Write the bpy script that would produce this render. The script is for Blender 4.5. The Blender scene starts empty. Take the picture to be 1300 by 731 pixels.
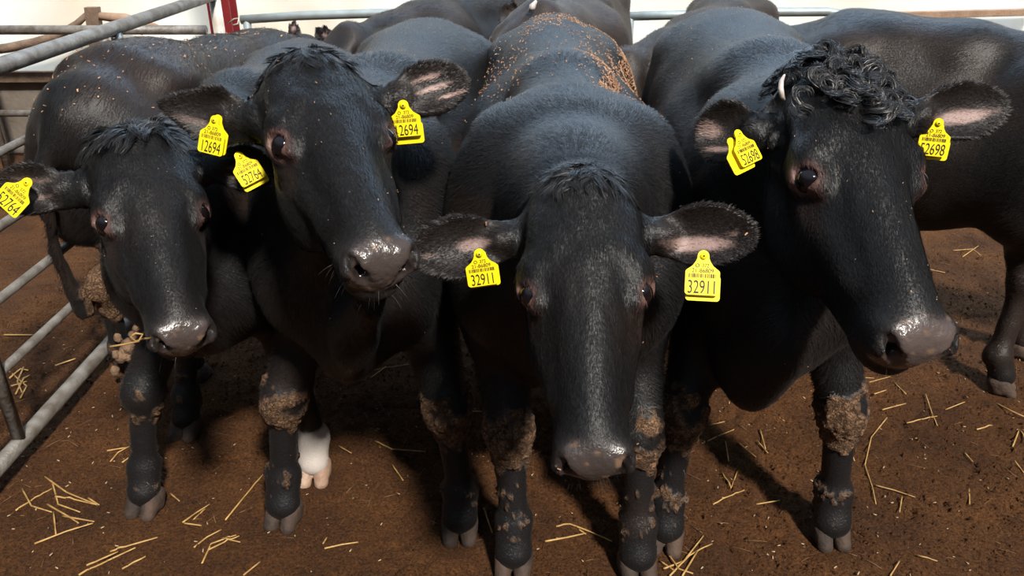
import bpy, math, random
import numpy as np

# ------------------------------------------------------------------ camera, light, exposure
scene = bpy.context.scene
COL = scene.collection
PITCH = math.radians(26.0)
FPX = 1020.0
CAMP = np.array([0.0, 0.0, 1.65])
FWD = np.array([0, math.cos(PITCH), -math.sin(PITCH)])
UPV = np.array([0, math.sin(PITCH), math.cos(PITCH)])
RGT = np.array([1.0, 0, 0])

cam_d = bpy.data.cameras.new('camera')
cam_d.sensor_width = 36.0
cam_d.lens = 36.0 * FPX / 1300.0
cam_d.clip_start = 0.05
cam = bpy.data.objects.new('camera', cam_d)
cam.location = CAMP
cam.rotation_euler = (math.pi / 2 - PITCH, 0, 0)
COL.objects.link(cam)
scene.camera = cam

scene.view_settings.view_transform = 'Standard'
scene.view_settings.look = 'None'
scene.view_settings.gamma = 1.0
scene.view_settings.exposure = 0.22
scene.view_settings.use_curve_mapping = False

# daylight: a pale cool sky, brightest high up and behind the cattle
world = bpy.data.worlds.new('daylight')
scene.world = world
world.use_nodes = True
wn, wl = world.node_tree.nodes, world.node_tree.links
bg = wn['Background']
tc = wn.new('ShaderNodeTexCoord')
sep = wn.new('ShaderNodeSeparateXYZ')
wl.new(tc.outputs['Generated'], sep.inputs[0])
mp = wn.new('ShaderNodeMapRange')
mp.inputs['From Min'].default_value = 0.0
mp.inputs['From Max'].default_value = 1.0
wl.new(sep.outputs['Z'], mp.inputs['Value'])
rmp = wn.new('ShaderNodeValToRGB')
rmp.color_ramp.elements[0].color = (0.075, 0.07, 0.068, 1)
rmp.color_ramp.elements[1].color = (0.62, 0.80, 1.0, 1)
rmp.color_ramp.elements[0].position = 0.30
rmp.color_ramp.elements[1].position = 0.72
wl.new(mp.outputs[0], rmp.inputs[0])
wl.new(rmp.outputs[0], bg.inputs['Color'])
bg.inputs['Strength'].default_value = 0.52

def add_sun(name, direction, strength, color, angle):
    l = bpy.data.lights.new(name, 'SUN')
    l.energy = strength; l.color = color; l.angle = math.radians(angle)
    o = bpy.data.objects.new(name, l)
    from mathutils import Vector
    o.rotation_euler = Vector(direction).to_track_quat('-Z', 'Y').to_euler()
    COL.objects.link(o)
add_sun('sun', (-0.42, 0.9, -1.05), 5.4, (1.0, 0.93, 0.84), 5.0)

def add_area(name, loc, target, sx, sy, power, color):
    from mathutils import Vector
    l = bpy.data.lights.new(name, 'AREA')
    l.shape = 'RECTANGLE'; l.size = sx; l.size_y = sy; l.energy = power; l.color = color
    o = bpy.data.objects.new(name, l)
    o.location = loc
    o.rotation_euler = (Vector(target) - Vector(loc)).to_track_quat('-Z', 'Y').to_euler()
    COL.objects.link(o)
# added cool lamp, high behind the herd, for rim highlights on the backs
add_area('added_rim_light', (0.5, 5.3, 3.6), (0.2, 2.2, 1.0), 7.0, 1.4, 170, (0.52, 0.74, 1.0))
# daylight outside, falling on the tarpaulin from behind
add_area('outside_daylight', (0, 8.2, 1.8), (0, 5.6, 1.3), 11.0, 3.6, 430, (0.95, 0.98, 1.0))

def P(px, py, d):
    return CAMP + d * (FWD + RGT * (px - 650) / FPX - UPV * (py - 365.5) / FPX)

def on_ground(px, py, z=0.0):
    r = FWD + RGT * (px - 650) / FPX - UPV * (py - 365.5) / FPX
    return CAMP + r * ((z - CAMP[2]) / r[2])

def at_y(px, py, y):
    r = FWD + RGT * (px - 650) / FPX - UPV * (py - 365.5) / FPX
    return CAMP + r * (y / r[1])

def nrm(v):
    v = np.asarray(v, float)
    return v / np.linalg.norm(v)

# ------------------------------------------------------------------ materials
def new_mat(name):
    m = bpy.data.materials.new(name)
    m.use_nodes = True
    return m, m.node_tree.nodes, m.node_tree.links, m.node_tree.nodes['Principled BSDF']

def simple_mat(name, color, rough=0.5, metal=0.0, spec=0.5, noise=None, noise_scale=20, bump=0.0, bump_scale=80, coat=0):
    m, n, l, b = new_mat(name)
    b.inputs['Roughness'].default_value = rough
    b.inputs['Metallic'].default_value = metal
    b.inputs['Specular IOR Level'].default_value = spec
    b.inputs['Coat Weight'].default_value = coat
    b.inputs['Coat Roughness'].default_value = 0.03
    b.inputs['Base Color'].default_value = (*color, 1)
    t = n.new('ShaderNodeTexCoord')
    if noise:
        ns = n.new('ShaderNodeTexNoise'); ns.inputs['Scale'].default_value = noise_scale
        ns.inputs['Detail'].default_value = 6
        l.new(t.outputs['Object'], ns.inputs['Vector'])
        cr = n.new('ShaderNodeValToRGB')
        cr.color_ramp.elements[0].position = 0.35; cr.color_ramp.elements[1].position = 0.65
        cr.color_ramp.elements[0].color = (*color, 1); cr.color_ramp.elements[1].color = (*noise, 1)
        l.new(ns.outputs['Fac'], cr.inputs[0]); l.new(cr.outputs[0], b.inputs['Base Color'])
    if bump:
        ns = n.new('ShaderNodeTexNoise'); ns.inputs['Scale'].default_value = bump_scale
        ns.inputs['Detail'].default_value = 5
        l.new(t.outputs['Object'], ns.inputs['Vector'])
        bp = n.new('ShaderNodeBump'); bp.inputs['Strength'].default_value = bump
        bp.inputs['Distance'].default_value = 0.01
        l.new(ns.outputs['Fac'], bp.inputs['Height']); l.new(bp.outputs[0], b.inputs['Normal'])
    return m

def make_coat():
    m, n, l, b = new_mat('black_hide')
    a = n.new('ShaderNodeAttribute'); a.attribute_name = 'Col'
    l.new(a.outputs['Color'], b.inputs['Base Color'])
    w = n.new('ShaderNodeAttribute'); w.attribute_name = 'Wet'
    mr = n.new('ShaderNodeMapRange')
    mr.inputs['From Min'].default_value = -1.0
    mr.inputs['To Min'].default_value = 0.74; mr.inputs['To Max'].default_value = 0.24
    l.new(w.outputs['Fac'], mr.inputs['Value'])
    l.new(mr.outputs[0], b.inputs['Roughness'])
    ms_ = n.new('ShaderNodeMapRange'); ms_.inputs['From Min'].default_value = -1.0
    ms_.inputs['To Min'].default_value = 0.05; ms_.inputs['To Max'].default_value = 0.55
    l.new(w.outputs['Fac'], ms_.inputs['Value']); l.new(ms_.outputs[0], b.inputs['Specular IOR Level'])
    b.inputs['Sheen Weight'].default_value = 0.02
    b.inputs['Sheen Roughness'].default_value = 0.4
    t = n.new('ShaderNodeTexCoord')
    ns = n.new('ShaderNodeTexNoise'); ns.inputs['Scale'].default_value = 160; ns.inputs['Detail'].default_value = 3
    l.new(t.outputs['Object'], ns.inputs['Vector'])
    bp = n.new('ShaderNodeBump'); bp.inputs['Strength'].default_value = 0.35; bp.inputs['Distance'].default_value = 0.004
    l.new(ns.outputs['Fac'], bp.inputs['Height'])
    # crusted mud: crumbly grain where the hide is caked
    mk = n.new('ShaderNodeMapRange'); mk.inputs['From Min'].default_value = -0.2; mk.inputs['From Max'].default_value = -0.6
    l.new(w.outputs['Fac'], mk.inputs['Value'])
    vo = n.new('ShaderNodeTexVoronoi'); vo.feature = 'DISTANCE_TO_EDGE'; vo.inputs['Scale'].default_value = 55
    nz = n.new('ShaderNodeTexNoise'); nz.inputs['Scale'].default_value = 150; nz.inputs['Detail'].default_value = 5
    wv = n.new('ShaderNodeMix'); wv.data_type = 'VECTOR'; wv.inputs[0].default_value = 0.03
    l.new(t.outputs['Object'], wv.inputs[4]); l.new(nz.outputs['Color'], wv.inputs[5]); l.new(wv.outputs[1], vo.inputs['Vector'])
    l.new(t.outputs['Object'], nz.inputs['Vector'])
    cr = n.new('ShaderNodeMapRange'); cr.inputs['From Max'].default_value = 0.10
    cr.inputs['To Min'].default_value = 0.45; cr.inputs['To Max'].default_value = 1.0
    l.new(vo.outputs['Distance'], cr.inputs['Value'])
    gr = n.new('ShaderNodeMapRange'); gr.inputs['From Min'].default_value = 0.3; gr.inputs['From Max'].default_value = 0.7
    gr.inputs['To Min'].default_value = 0.55; gr.inputs['To Max'].default_value = 1.35
    l.new(nz.outputs['Fac'], gr.inputs['Value'])
    mu = n.new('ShaderNodeMath'); mu.operation = 'MULTIPLY'
    l.new(cr.outputs[0], mu.inputs[0]); l.new(gr.outputs[0], mu.inputs[1])
    fm = n.new('ShaderNodeMix'); fm.data_type = 'FLOAT'; fm.inputs[2].default_value = 1.0
    l.new(mk.outputs[0], fm.inputs[0]); l.new(mu.outputs[0], fm.inputs[3])
    sc = n.new('ShaderNodeVectorMath'); sc.operation = 'SCALE'
    l.new(a.outputs['Color'], sc.inputs[0]); l.new(fm.outputs[0], sc.inputs['Scale']); l.new(sc.outputs[0], b.inputs['Base Color'])
    b2 = n.new('ShaderNodeBump'); b2.inputs['Distance'].default_value = 0.006
    l.new(mk.outputs[0], b2.inputs['Strength']); l.new(mu.outputs[0], b2.inputs['Height']); l.new(bp.outputs[0], b2.inputs['Normal'])
    l.new(b2.outputs[0], b.inputs['Normal'])
    return m
M_COAT = make_coat()

def make_hair():
    m, n, l, b = new_mat('black_hair')
    a = n.new('ShaderNodeAttribute'); a.attribute_name = 'Col'
    l.new(a.outputs['Color'], b.inputs['Base Color'])
    b.inputs['Roughness'].default_value = 0.42
    b.inputs['Specular IOR Level'].default_value = 0.42
    return m
M_HAIR = make_hair()
M_EYE = simple_mat('glossy_eye', (0.006, 0.004, 0.005), 0.04, spec=0.55)
M_HOOF = simple_mat('horn_hoof', (0.070, 0.042, 0.028), 0.8, noise=(0.024, 0.016, 0.012), noise_scale=14, bump=0.5, bump_scale=60)
M_HOOF_PALE = simple_mat('pale_hoof', (0.42, 0.30, 0.22), 0.6, noise=(0.25, 0.15, 0.1), noise_scale=14, bump=0.4)
M_TAG = simple_mat('yellow_plastic', (0.92, 0.72, 0.01), 0.4, spec=0.4)
M_INK = simple_mat('black_ink', (0.012, 0.012, 0.01), 0.6)
M_GALV = simple_mat('galvanised_steel', (0.25, 0.235, 0.215), 0.55, metal=0.35, noise=(0.13, 0.11, 0.09), noise_scale=18, bump=0.3, bump_scale=70)
M_GALV2 = simple_mat('blue_grey_steel', (0.30, 0.35, 0.36), 0.5, metal=0.35, noise=(0.24, 0.27, 0.27), noise_scale=12)
M_RED = simple_mat('red_painted_steel', (0.20, 0.012, 0.015), 0.5, noise=(0.13, 0.01, 0.012), noise_scale=9)
M_PALEPOST = simple_mat('pale_painted_steel', (0.52, 0.50, 0.46), 0.55, noise=(0.38, 0.33, 0.27), noise_scale=15)
M_WOOD = simple_mat('weathered_timber', (0.20, 0.135, 0.095), 0.8, noise=(0.12, 0.08, 0.055), noise_scale=16, bump=0.5)
M_WOOD2 = simple_mat('pale_brown_timber', (0.36, 0.24, 0.16), 0.8, noise=(0.28, 0.18, 0.12), noise_scale=16, bump=0.4)
M_STRAW = simple_mat('dry_straw', (0.48, 0.30, 0.10), 0.55, noise=(0.28, 0.155, 0.05), noise_scale=30)
M_STRAW_DULL = simple_mat('dirty_straw', (0.20, 0.105, 0.04), 0.7, noise=(0.12, 0.06, 0.025), noise_scale=30)
M_FLECK = simple_mat('pale_fleck', (0.42, 0.30, 0.18), 0.7)
M_CHAFF = simple_mat('wood_chaff', (0.56, 0.34, 0.19), 0.8, noise=(0.24, 0.10, 0.045), noise_scale=40)
M_SCAR = simple_mat('pale_horn', (0.62, 0.55, 0.52), 0.55, noise=(0.4, 0.33, 0.3), noise_scale=60)
M_CLOD = simple_mat('dried_mud', (0.20, 0.125, 0.075), 0.9, noise=(0.12, 0.07, 0.04), noise_scale=30, bump=0.8, bump_scale=90)

def make_bedding():
    m, n, l, b = new_mat('brown_bedding')
    t = n.new('ShaderNodeTexCoord')
    n1 = n.new('ShaderNodeTexNoise'); n1.inputs['Scale'].default_value = 3.0; n1.inputs['Detail'].default_value = 8
    n2 = n.new('ShaderNodeTexNoise'); n2.inputs['Scale'].default_value = 120; n2.inputs['Detail'].default_value = 6
    n2.inputs['Roughness'].default_value = 0.75
    for q in (n1, n2): l.new(t.outputs['Object'], q.inputs['Vector'])
    c1 = n.new('ShaderNodeValToRGB')
    c1.color_ramp.elements[0].position = 0.3; c1.color_ramp.elements[0].color = (0.055, 0.0225, 0.0075, 1)
    c1.color_ramp.elements[1].position = 0.7; c1.color_ramp.elements[1].color = (0.125, 0.053, 0.0160, 1)
    c2 = n.new('ShaderNodeValToRGB')
    c2.color_ramp.elements[0].position = 0.35; c2.color_ramp.elements[0].color = (0.25, 0.2, 0.18, 1)
    c2.color_ramp.elements[1].position = 0.75; c2.color_ramp.elements[1].color = (2.3, 2.2, 2.0, 1)
    mx = n.new('ShaderNodeMix'); mx.data_type = 'RGBA'; mx.blend_type = 'MULTIPLY'
    mx.inputs[0].default_value = 1.0
    l.new(n1.outputs['Fac'], c1.inputs[0]); l.new(n2.outputs['Fac'], c2.inputs[0])
    l.new(c1.outputs[0], mx.inputs[6]); l.new(c2.outputs[0], mx.inputs[7])
    l.new(mx.outputs[2], b.inputs['Base Color'])
    b.inputs['Roughness'].default_value = 0.85
    b.inputs['Specular IOR Level'].default_value = 0.25
    bp = n.new('ShaderNodeBump'); bp.inputs['Strength'].default_value = 1.0; bp.inputs['Distance'].default_value = 0.016
    l.new(n2.outputs['Fac'], bp.inputs['Height']); l.new(bp.outputs[0], b.inputs['Normal'])
    return m
M_BED = make_bedding()

def make_tarp():
    m, n, l, b = new_mat('white_tarpaulin')
    t = n.new('ShaderNodeTexCoord')
    n1 = n.new('ShaderNodeTexNoise'); n1.inputs['Scale'].default_value = 0.8; n1.inputs['Detail'].default_value = 4
    l.new(t.outputs['Object'], n1.inputs['Vector'])
    c1 = n.new('ShaderNodeValToRGB')
    c1.color_ramp.elements[0].position = 0.3; c1.color_ramp.elements[0].color = (0.78, 0.71, 0.60, 1)
    c1.color_ramp.elements[1].position = 0.62; c1.color_ramp.elements[1].color = (0.80, 0.83, 0.83, 1)
    l.new(n1.outputs['Fac'], c1.inputs[0]); l.new(c1.outputs[0], b.inputs['Base Color'])
    b.inputs['Roughness'].default_value = 0.6
    tr = n.new('ShaderNodeBsdfTranslucent'); l.new(c1.outputs[0], tr.inputs['Color'])
    mx = n.new('ShaderNodeMixShader'); mx.inputs[0].default_value = 0.6
    out = n['Material Output']
    l.new(b.outputs[0], mx.inputs[1]); l.new(tr.outputs[0], mx.inputs[2]); l.new(mx.outputs[0], out.inputs['Surface'])
    return m
M_TARP = make_tarp()
M_BOARD = simple_mat('grey_concrete_panel', (0.17, 0.145, 0.12), 0.85, noise=(0.10, 0.08, 0.065), noise_scale=5, bump=0.4, bump_scale=30)

# ------------------------------------------------------------------ object helpers
def mesh_np(name, V, faces_list, smooth=True, mat=None):
    """V (n,3); faces_list: list of int arrays (m,k)"""
    me = bpy.data.meshes.new(name)
    V = np.asarray(V, np.float32)
    me.vertices.add(len(V)); me.vertices.foreach_set('co', V.ravel())
    loops, starts, off = [], [], 0
    for Fa in faces_list:
        Fa = np.asarray(Fa, np.int32)
        if len(Fa) == 0: continue
        k = Fa.shape[1]
        loops.append(Fa.ravel()); starts.append(off + np.arange(len(Fa)) * k); off += Fa.size
    loops = np.concatenate(loops); starts = np.concatenate(starts).astype(np.int32)
    me.loops.add(len(loops)); me.loops.foreach_set('vertex_index', loops)
    me.polygons.add(len(starts)); me.polygons.foreach_set('loop_start', starts)
    me.update(calc_edges=True)
    me.polygons.foreach_set('use_smooth', np.full(len(starts), smooth, bool))
    if mat: me.materials.append(mat)
    return me

def link(name, me, parent=None, loc=None):
    o = bpy.data.objects.new(name, me)
    COL.objects.link(o)
    if parent is not None: o.parent = parent
    if loc is not None: o.location = loc
    return o

def thing(name, label, cat, loc=(0, 0, 0), group=None):
    o = bpy.data.objects.new(name, None)
    o.empty_display_size = 0.1
    COL.objects.link(o)
    o.location = loc; o['label'] = label; o['category'] = cat
    if group: o['group'] = group
    return o

def tag(o, label, cat, group=None, kind=None):
    o['label'] = label; o['category'] = cat
    if group: o['group'] = group
    if kind: o['kind'] = kind
    return o

def tube_geo(pts, radii, seg=12, cap=True):
    pts = [np.asarray(p, float) for p in pts]
    n = len(pts)
    if np.isscalar(radii): radii = [radii] * n
    V, Fq, Ft = [], [], []
    prev = None
    for i in range(n):
        if i == 0: t = pts[1] - pts[0]
        elif i == n - 1: t = pts[-1] - pts[-2]
        else: t = nrm(pts[i + 1] - pts[i]) + nrm(pts[i] - pts[i - 1])
        t = nrm(t)
        if prev is None:
            a = np.cross(t, [0, 0, 1])
            if np.linalg.norm(a) < 1e-3: a = np.cross(t, [1, 0, 0])
        else: a = prev - t * (prev @ t)
        a = nrm(a); prev = a; b = np.cross(t, a)
        for k in range(seg):
            an = 2 * math.pi * k / seg
            V.append(pts[i] + radii[i] * (a * math.cos(an) + b * math.sin(an)))
    for i in range(n - 1):
        for k in range(seg):
            k2 = (k + 1) % seg
            Fq.append((i * seg + k, i * seg + k2, (i + 1) * seg + k2, (i + 1) * seg + k))
    if cap:
        c0 = len(V); V.append(pts[0]); V.append(pts[-1])
        for k in range(seg):
            k2 = (k + 1) % seg
            Ft.append((c0, k2, k)); Ft.append((c0 + 1, (n - 1) * seg + k, (n - 1) * seg + k2))
    return np.array(V), Fq, Ft

def join_geo(geos):
    V, Q, T, off = [], [], [], 0
    for g in geos:
        V.append(g[0])
        if len(g[1]): Q.append(np.asarray(g[1]) + off)
        if len(g[2]): T.append(np.asarray(g[2]) + off)
        off += len(g[0])
    return np.concatenate(V), (np.concatenate(Q) if Q else np.zeros((0, 4), int)), (np.concatenate(T) if T else np.zeros((0, 3), int))

def geo_obj(name, geo, mat, parent=None, smooth=True, origin=None):
    V = np.asarray(geo[0], float)
    if origin is None:
        origin = V.mean(0) if parent is None else np.zeros(3)
    if parent is None:
        me = mesh_np(name, V - origin, [geo[1], geo[2]], smooth, mat)
        return link(name, me, None, origin)
    base = np.array(parent_world(parent))
    me = mesh_np(name, V - base, [geo[1], geo[2]], smooth, mat)
    return link(name, me, parent)

def parent_world(o):
    v = np.zeros(3)
    while o is not None:
        v = v + np.array(o.location); o = o.parent
    return v

def box_geo(c, ax, ay, az):
    """c centre; ax, ay, az half-extent vectors"""
    c, ax, ay, az = (np.asarray(q, float) for q in (c, ax, ay, az))
    V = np.array([c + sx * ax + sy * ay + sz * az for sx in (-1, 1) for sy in (-1, 1) for sz in (-1, 1)])
    Q = [(0, 1, 3, 2), (4, 6, 7, 5), (0, 4, 5, 1), (2, 3, 7, 6), (0, 2, 6, 4), (1, 5, 7, 3)]
    return V, Q, []

def bevel_mod(o, w, s=2):
    m = o.modifiers.new('bevel', 'BEVEL'); m.width = w; m.segments = s
    return o

# ------------------------------------------------------------------ noise
def _hash(ix, iy, iz, seed):
    h = (ix.astype(np.int64) * 374761393 + iy.astype(np.int64) * 668265263 + iz.astype(np.int64) * 2147483647 + seed * 1442695041) & 0xffffffff
    h = ((h ^ (h >> 13)) * 1274126177) & 0xffffffff
    h = (h ^ (h >> 16)) & 0xffffffff
    return h.astype(np.float32) / 4294967295.0

def vnoise(X, Y, Z, freq, seed=0):
    x, y, z = X * freq, Y * freq, Z * freq
    x, y, z = np.broadcast_arrays(x, y, z)
    ix, iy, iz = np.floor(x), np.floor(y), np.floor(z)
    fx, fy, fz = x - ix, y - iy, z - iz
    fx = fx * fx * (3 - 2 * fx); fy = fy * fy * (3 - 2 * fy); fz = fz * fz * (3 - 2 * fz)
    r = 0
    for a in (0, 1):
        wx = fx if a else 1 - fx
        for b in (0, 1):
            wy = fy if b else 1 - fy
            for c in (0, 1):
                wz = fz if c else 1 - fz
                r = r + wx * wy * wz * _hash(ix + a, iy + b, iz + c, seed)
    return r * 2 - 1

def fbm(X, Y, Z, freq, octv=4, seed=0, gain=0.5):
    a, s, r = 1.0, 0.0, 0
    for i in range(octv):
        r = r + a * vnoise(X, Y, Z, freq * 2 ** i, seed + i * 17); s += a; a *= gain
    return r / s

# ------------------------------------------------------------------ implicit surfaces
class Frame:
    def __init__(self, o, R=None, s=1.0):
        self.o = np.asarray(o, float); self.R = np.eye(3) if R is None else np.asarray(R, float); self.s = s
    def w(self, q):                       # local -> world
        return self.o + self.R @ (np.asarray(q, float) * self.s)
    def l(self, p):                       # world -> local
        return (self.R.T @ (np.asarray(p, float) - self.o)) / self.s
    def loc(self, X, Y, Z):
        x, y, z = X - self.o[0], Y - self.o[1], Z - self.o[2]
        R = self.R / self.s
        return [R[0, i] * x + R[1, i] * y + R[2, i] * z for i in range(3)]

def f_ell(c, r):
    c = np.asarray(c, float); r = np.asarray(r, float)
    def fn(x, y, z):
        a, b, d = x - c[0], y - c[1], z - c[2]
        k0 = np.sqrt((a / r[0]) ** 2 + (b / r[1]) ** 2 + (d / r[2]) ** 2)
        k1 = np.sqrt((a / r[0] ** 2) ** 2 + (b / r[1] ** 2) ** 2 + (d / r[2] ** 2) ** 2) + 1e-9
        return k0 * (k0 - 1) / k1
    return fn, c - r, c + r

def f_cone(a, b, ra, rb, S=(1, 1, 1)):
    a = np.asarray(a, float); b = np.asarray(b, float); S = np.asarray(S, float)
    A, B = a / S, b / S; D = B - A; L = D @ D + 1e-12; ms = S.min()
    def fn(x, y, z):
        px, py, pz = x / S[0] - A[0], y / S[1] - A[1], z / S[2] - A[2]
        t = np.clip((px * D[0] + py * D[1] + pz * D[2]) / L, 0, 1)
        d = np.sqrt((px - D[0] * t) ** 2 + (py - D[1] * t) ** 2 + (pz - D[2] * t) ** 2)
        return (d - (ra + (rb - ra) * t)) * ms
    r = max(ra, rb) * S
    return fn, np.minimum(a, b) - r, np.maximum(a, b) + r

def f_ear(L, W, cup, t=0.006, curl=0.0, pointed=False):
    us = np.array([-.2, 0, .12, .3, .5, .7, .85, .95, 1.0]); ws = np.array([.42, .45, .62, .9, 1.0, .9, .68, .42, .08])
    if pointed: ws = np.array([.5, .6, .85, 1.0, .86, .62, .40, .22, .05])
    def fn(x, y, z):
        u = x / L
        hw = np.interp(u.ravel(), us, ws).reshape(u.shape) * W
        vn = y / W
        w0 = cup * (vn * vn - 0.75) * (1.15 - 0.6 * np.clip(u, 0, 1)) + curl * np.clip(u, 0, 1) ** 2
        a = np.abs(z - w0) - t
        b = (np.abs(y) - hw) * 0.8
        c = (u - 1.0) * L
        m = np.maximum(b, c)
        return np.sqrt(np.maximum(a, 0) ** 2 + np.maximum(m + t, 0) ** 2) - t * 0.4 + np.minimum(np.maximum(a, m), 0)
    return fn, np.array([-0.02, -W - .01, -cup * 1.3 - .01]), np.array([L + .01, W + .01, cup + abs(curl) + .01])

class Field:
    def __init__(self, xs, ys, zs):
        self.ax = [np.asarray(q, np.float32) for q in (xs, ys, zs)]
        self.d = np.full([len(q) for q in self.ax], 0.5, np.float32)
    def add(self, frame, prim, k=0.02, op='add'):
        fn, lo, hi = prim
        m = k / frame.s + 0.012 / frame.s
        lo = np.asarray(lo) - m; hi = np.asarray(hi) + m
        cs = np.array([frame.w([(lo, hi)[i][0], (lo, hi)[j][1], (lo, hi)[l][2]]) for i in (0, 1) for j in (0, 1) for l in (0, 1)])
        a, b = cs.min(0), cs.max(0)
        sl = []
        for i in range(3):
            i0 = max(0, np.searchsorted(self.ax[i], a[i]) - 1); i1 = min(len(self.ax[i]), np.searchsorted(self.ax[i], b[i]) + 1)
            if i1 <= i0: return
            sl.append(slice(i0, i1))
        X = self.ax[0][sl[0]][:, None, None]; Y = self.ax[1][sl[1]][None, :, None]; Z = self.ax[2][sl[2]][None, None, :]
        x, y, z = frame.loc(X, Y, Z)
        v = (fn(x, y, z) * frame.s).astype(np.float32)
        g = self.d[tuple(sl)]
        if op == 'add':
            h = np.maximum(k - np.abs(g - v), 0) / k
            self.d[tuple(sl)] = np.minimum(g, v) - h * h * k * 0.25
        else:
            v = -v
            h = np.maximum(k - np.abs(g - v), 0) / k
            self.d[tuple(sl)] = np.maximum(g, v) + h * h * k * 0.25
    def mesh(self):
        d = self.d; s = d < 0
        nx, ny, nz = d.shape
        XS, YS, ZS = self.ax
        # active cells
        cnt = np.zeros((nx - 1, ny - 1, nz - 1), np.int8)
        for i in (0, 1):
            for j in (0, 1):
                for k in (0, 1):
                    cnt += s[i:nx - 1 + i, j:ny - 1 + j, k:nz - 1 + k]
        act = (cnt > 0) & (cnt < 8)
        idx = np.full(act.shape, -1, np.int32)
        ci, cj, ck = np.nonzero(act)
        idx[ci, cj, ck] = np.arange(len(ci))
        acc = np.zeros((len(ci), 3)); num = np.zeros(len(ci))
        def val(i, j, k): return d[ci + i, cj + j, ck + k].astype(float)
        E = []
        for a in (0, 1):
            for b in (0, 1):
                E += [((0, a, b), (1, a, b)), ((a, 0, b), (a, 1, b)), ((a, b, 0), (a, b, 1))]
        for c0, c1 in E:
            v0, v1 = val(*c0), val(*c1)
            m = (v0 < 0) != (v1 < 0)
            t = np.where(m, v0 / (v0 - v1 + 1e-20), 0)
            p0 = np.stack([XS[ci + c0[0]], YS[cj + c0[1]], ZS[ck + c0[2]]], 1)
            p1 = np.stack([XS[ci + c1[0]], YS[cj + c1[1]], ZS[ck + c1[2]]], 1)
            p = p0 + (p1 - p0) * t[:, None]
            acc += p * m[:, None]; num += m
        V = acc / num[:, None]
        Q = []
        # x edges
        a = s[:-1, 1:-1, 1:-1]; b = s[1:, 1:-1, 1:-1]
        i, j, k = np.nonzero(a != b); fl = a[i, j, k]; j = j + 1; k = k + 1
        q = np.stack([idx[i, j - 1, k - 1], idx[i, j, k - 1], idx[i, j, k], idx[i, j - 1, k]], 1)
        q[~fl] = q[~fl][:, ::-1]; Q.append(q)
        a = s[1:-1, :-1, 1:-1]; b = s[1:-1, 1:, 1:-1]
        i, j, k = np.nonzero(a != b); fl = a[i, j, k]; i = i + 1; k = k + 1
        q = np.stack([idx[i - 1, j, k - 1], idx[i - 1, j, k], idx[i, j, k], idx[i, j, k - 1]], 1)
        q[~fl] = q[~fl][:, ::-1]; Q.append(q)
        a = s[1:-1, 1:-1, :-1]; b = s[1:-1, 1:-1, 1:]
        i, j, k = np.nonzero(a != b); fl = a[i, j, k]; i = i + 1; j = j + 1
        q = np.stack([idx[i - 1, j - 1, k], idx[i, j - 1, k], idx[i, j, k], idx[i - 1, j, k]], 1)
        q[~fl] = q[~fl][:, ::-1]; Q.append(q)
        Q = np.concatenate(Q); Q = Q[(Q >= 0).all(1)]
        return V, Q

def quad_normals(V, Q):
    n = np.cross(V[Q[:, 2]] - V[Q[:, 0]], V[Q[:, 3]] - V[Q[:, 1]])
    N = np.zeros_like(V)
    for k in range(4): np.add.at(N, Q[:, k], n)
    N /= np.linalg.norm(N, axis=1)[:, None] + 1e-12
    return N, np.linalg.norm(n, axis=1) * 0.5

def smooth_mesh(V, Q, it=2, w=0.5):
    for _ in range(it):
        S = np.zeros_like(V); C = np.zeros(len(V))
        for k in range(4):
            a, b = Q[:, k], Q[:, (k + 1) % 4]
            np.add.at(S, a, V[b]); np.add.at(C, a, 1)
        V = V * (1 - w) + w * S / np.maximum(C, 1)[:, None]
    return V

def axis_grid(lo, hi, segs, coarse):
    """rectilinear spacing: segs = [(a, b, step)], elsewhere coarse"""
    pts = [lo]; x = lo
    while x < hi:
        st = coarse
        for a, b, h in segs:
            if a - 0.03 <= x <= b: st = min(st, h)
        x += st; pts.append(x)
    return np.array(pts)

def sstep(a, b, x):
    t = np.clip((x - a) / (b - a), 0, 1)
    return t * t * (3 - 2 * t)

# ------------------------------------------------------------------ cattle
COATC = np.array([0.0088, 0.0083, 0.0088])
BROWN = np.array([0.028, 0.016, 0.011])
PINK = np.array([0.42, 0.28, 0.25])
MUD = np.array([0.20, 0.118, 0.070])
NOSE = np.array([0.066, 0.050, 0.046])

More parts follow.
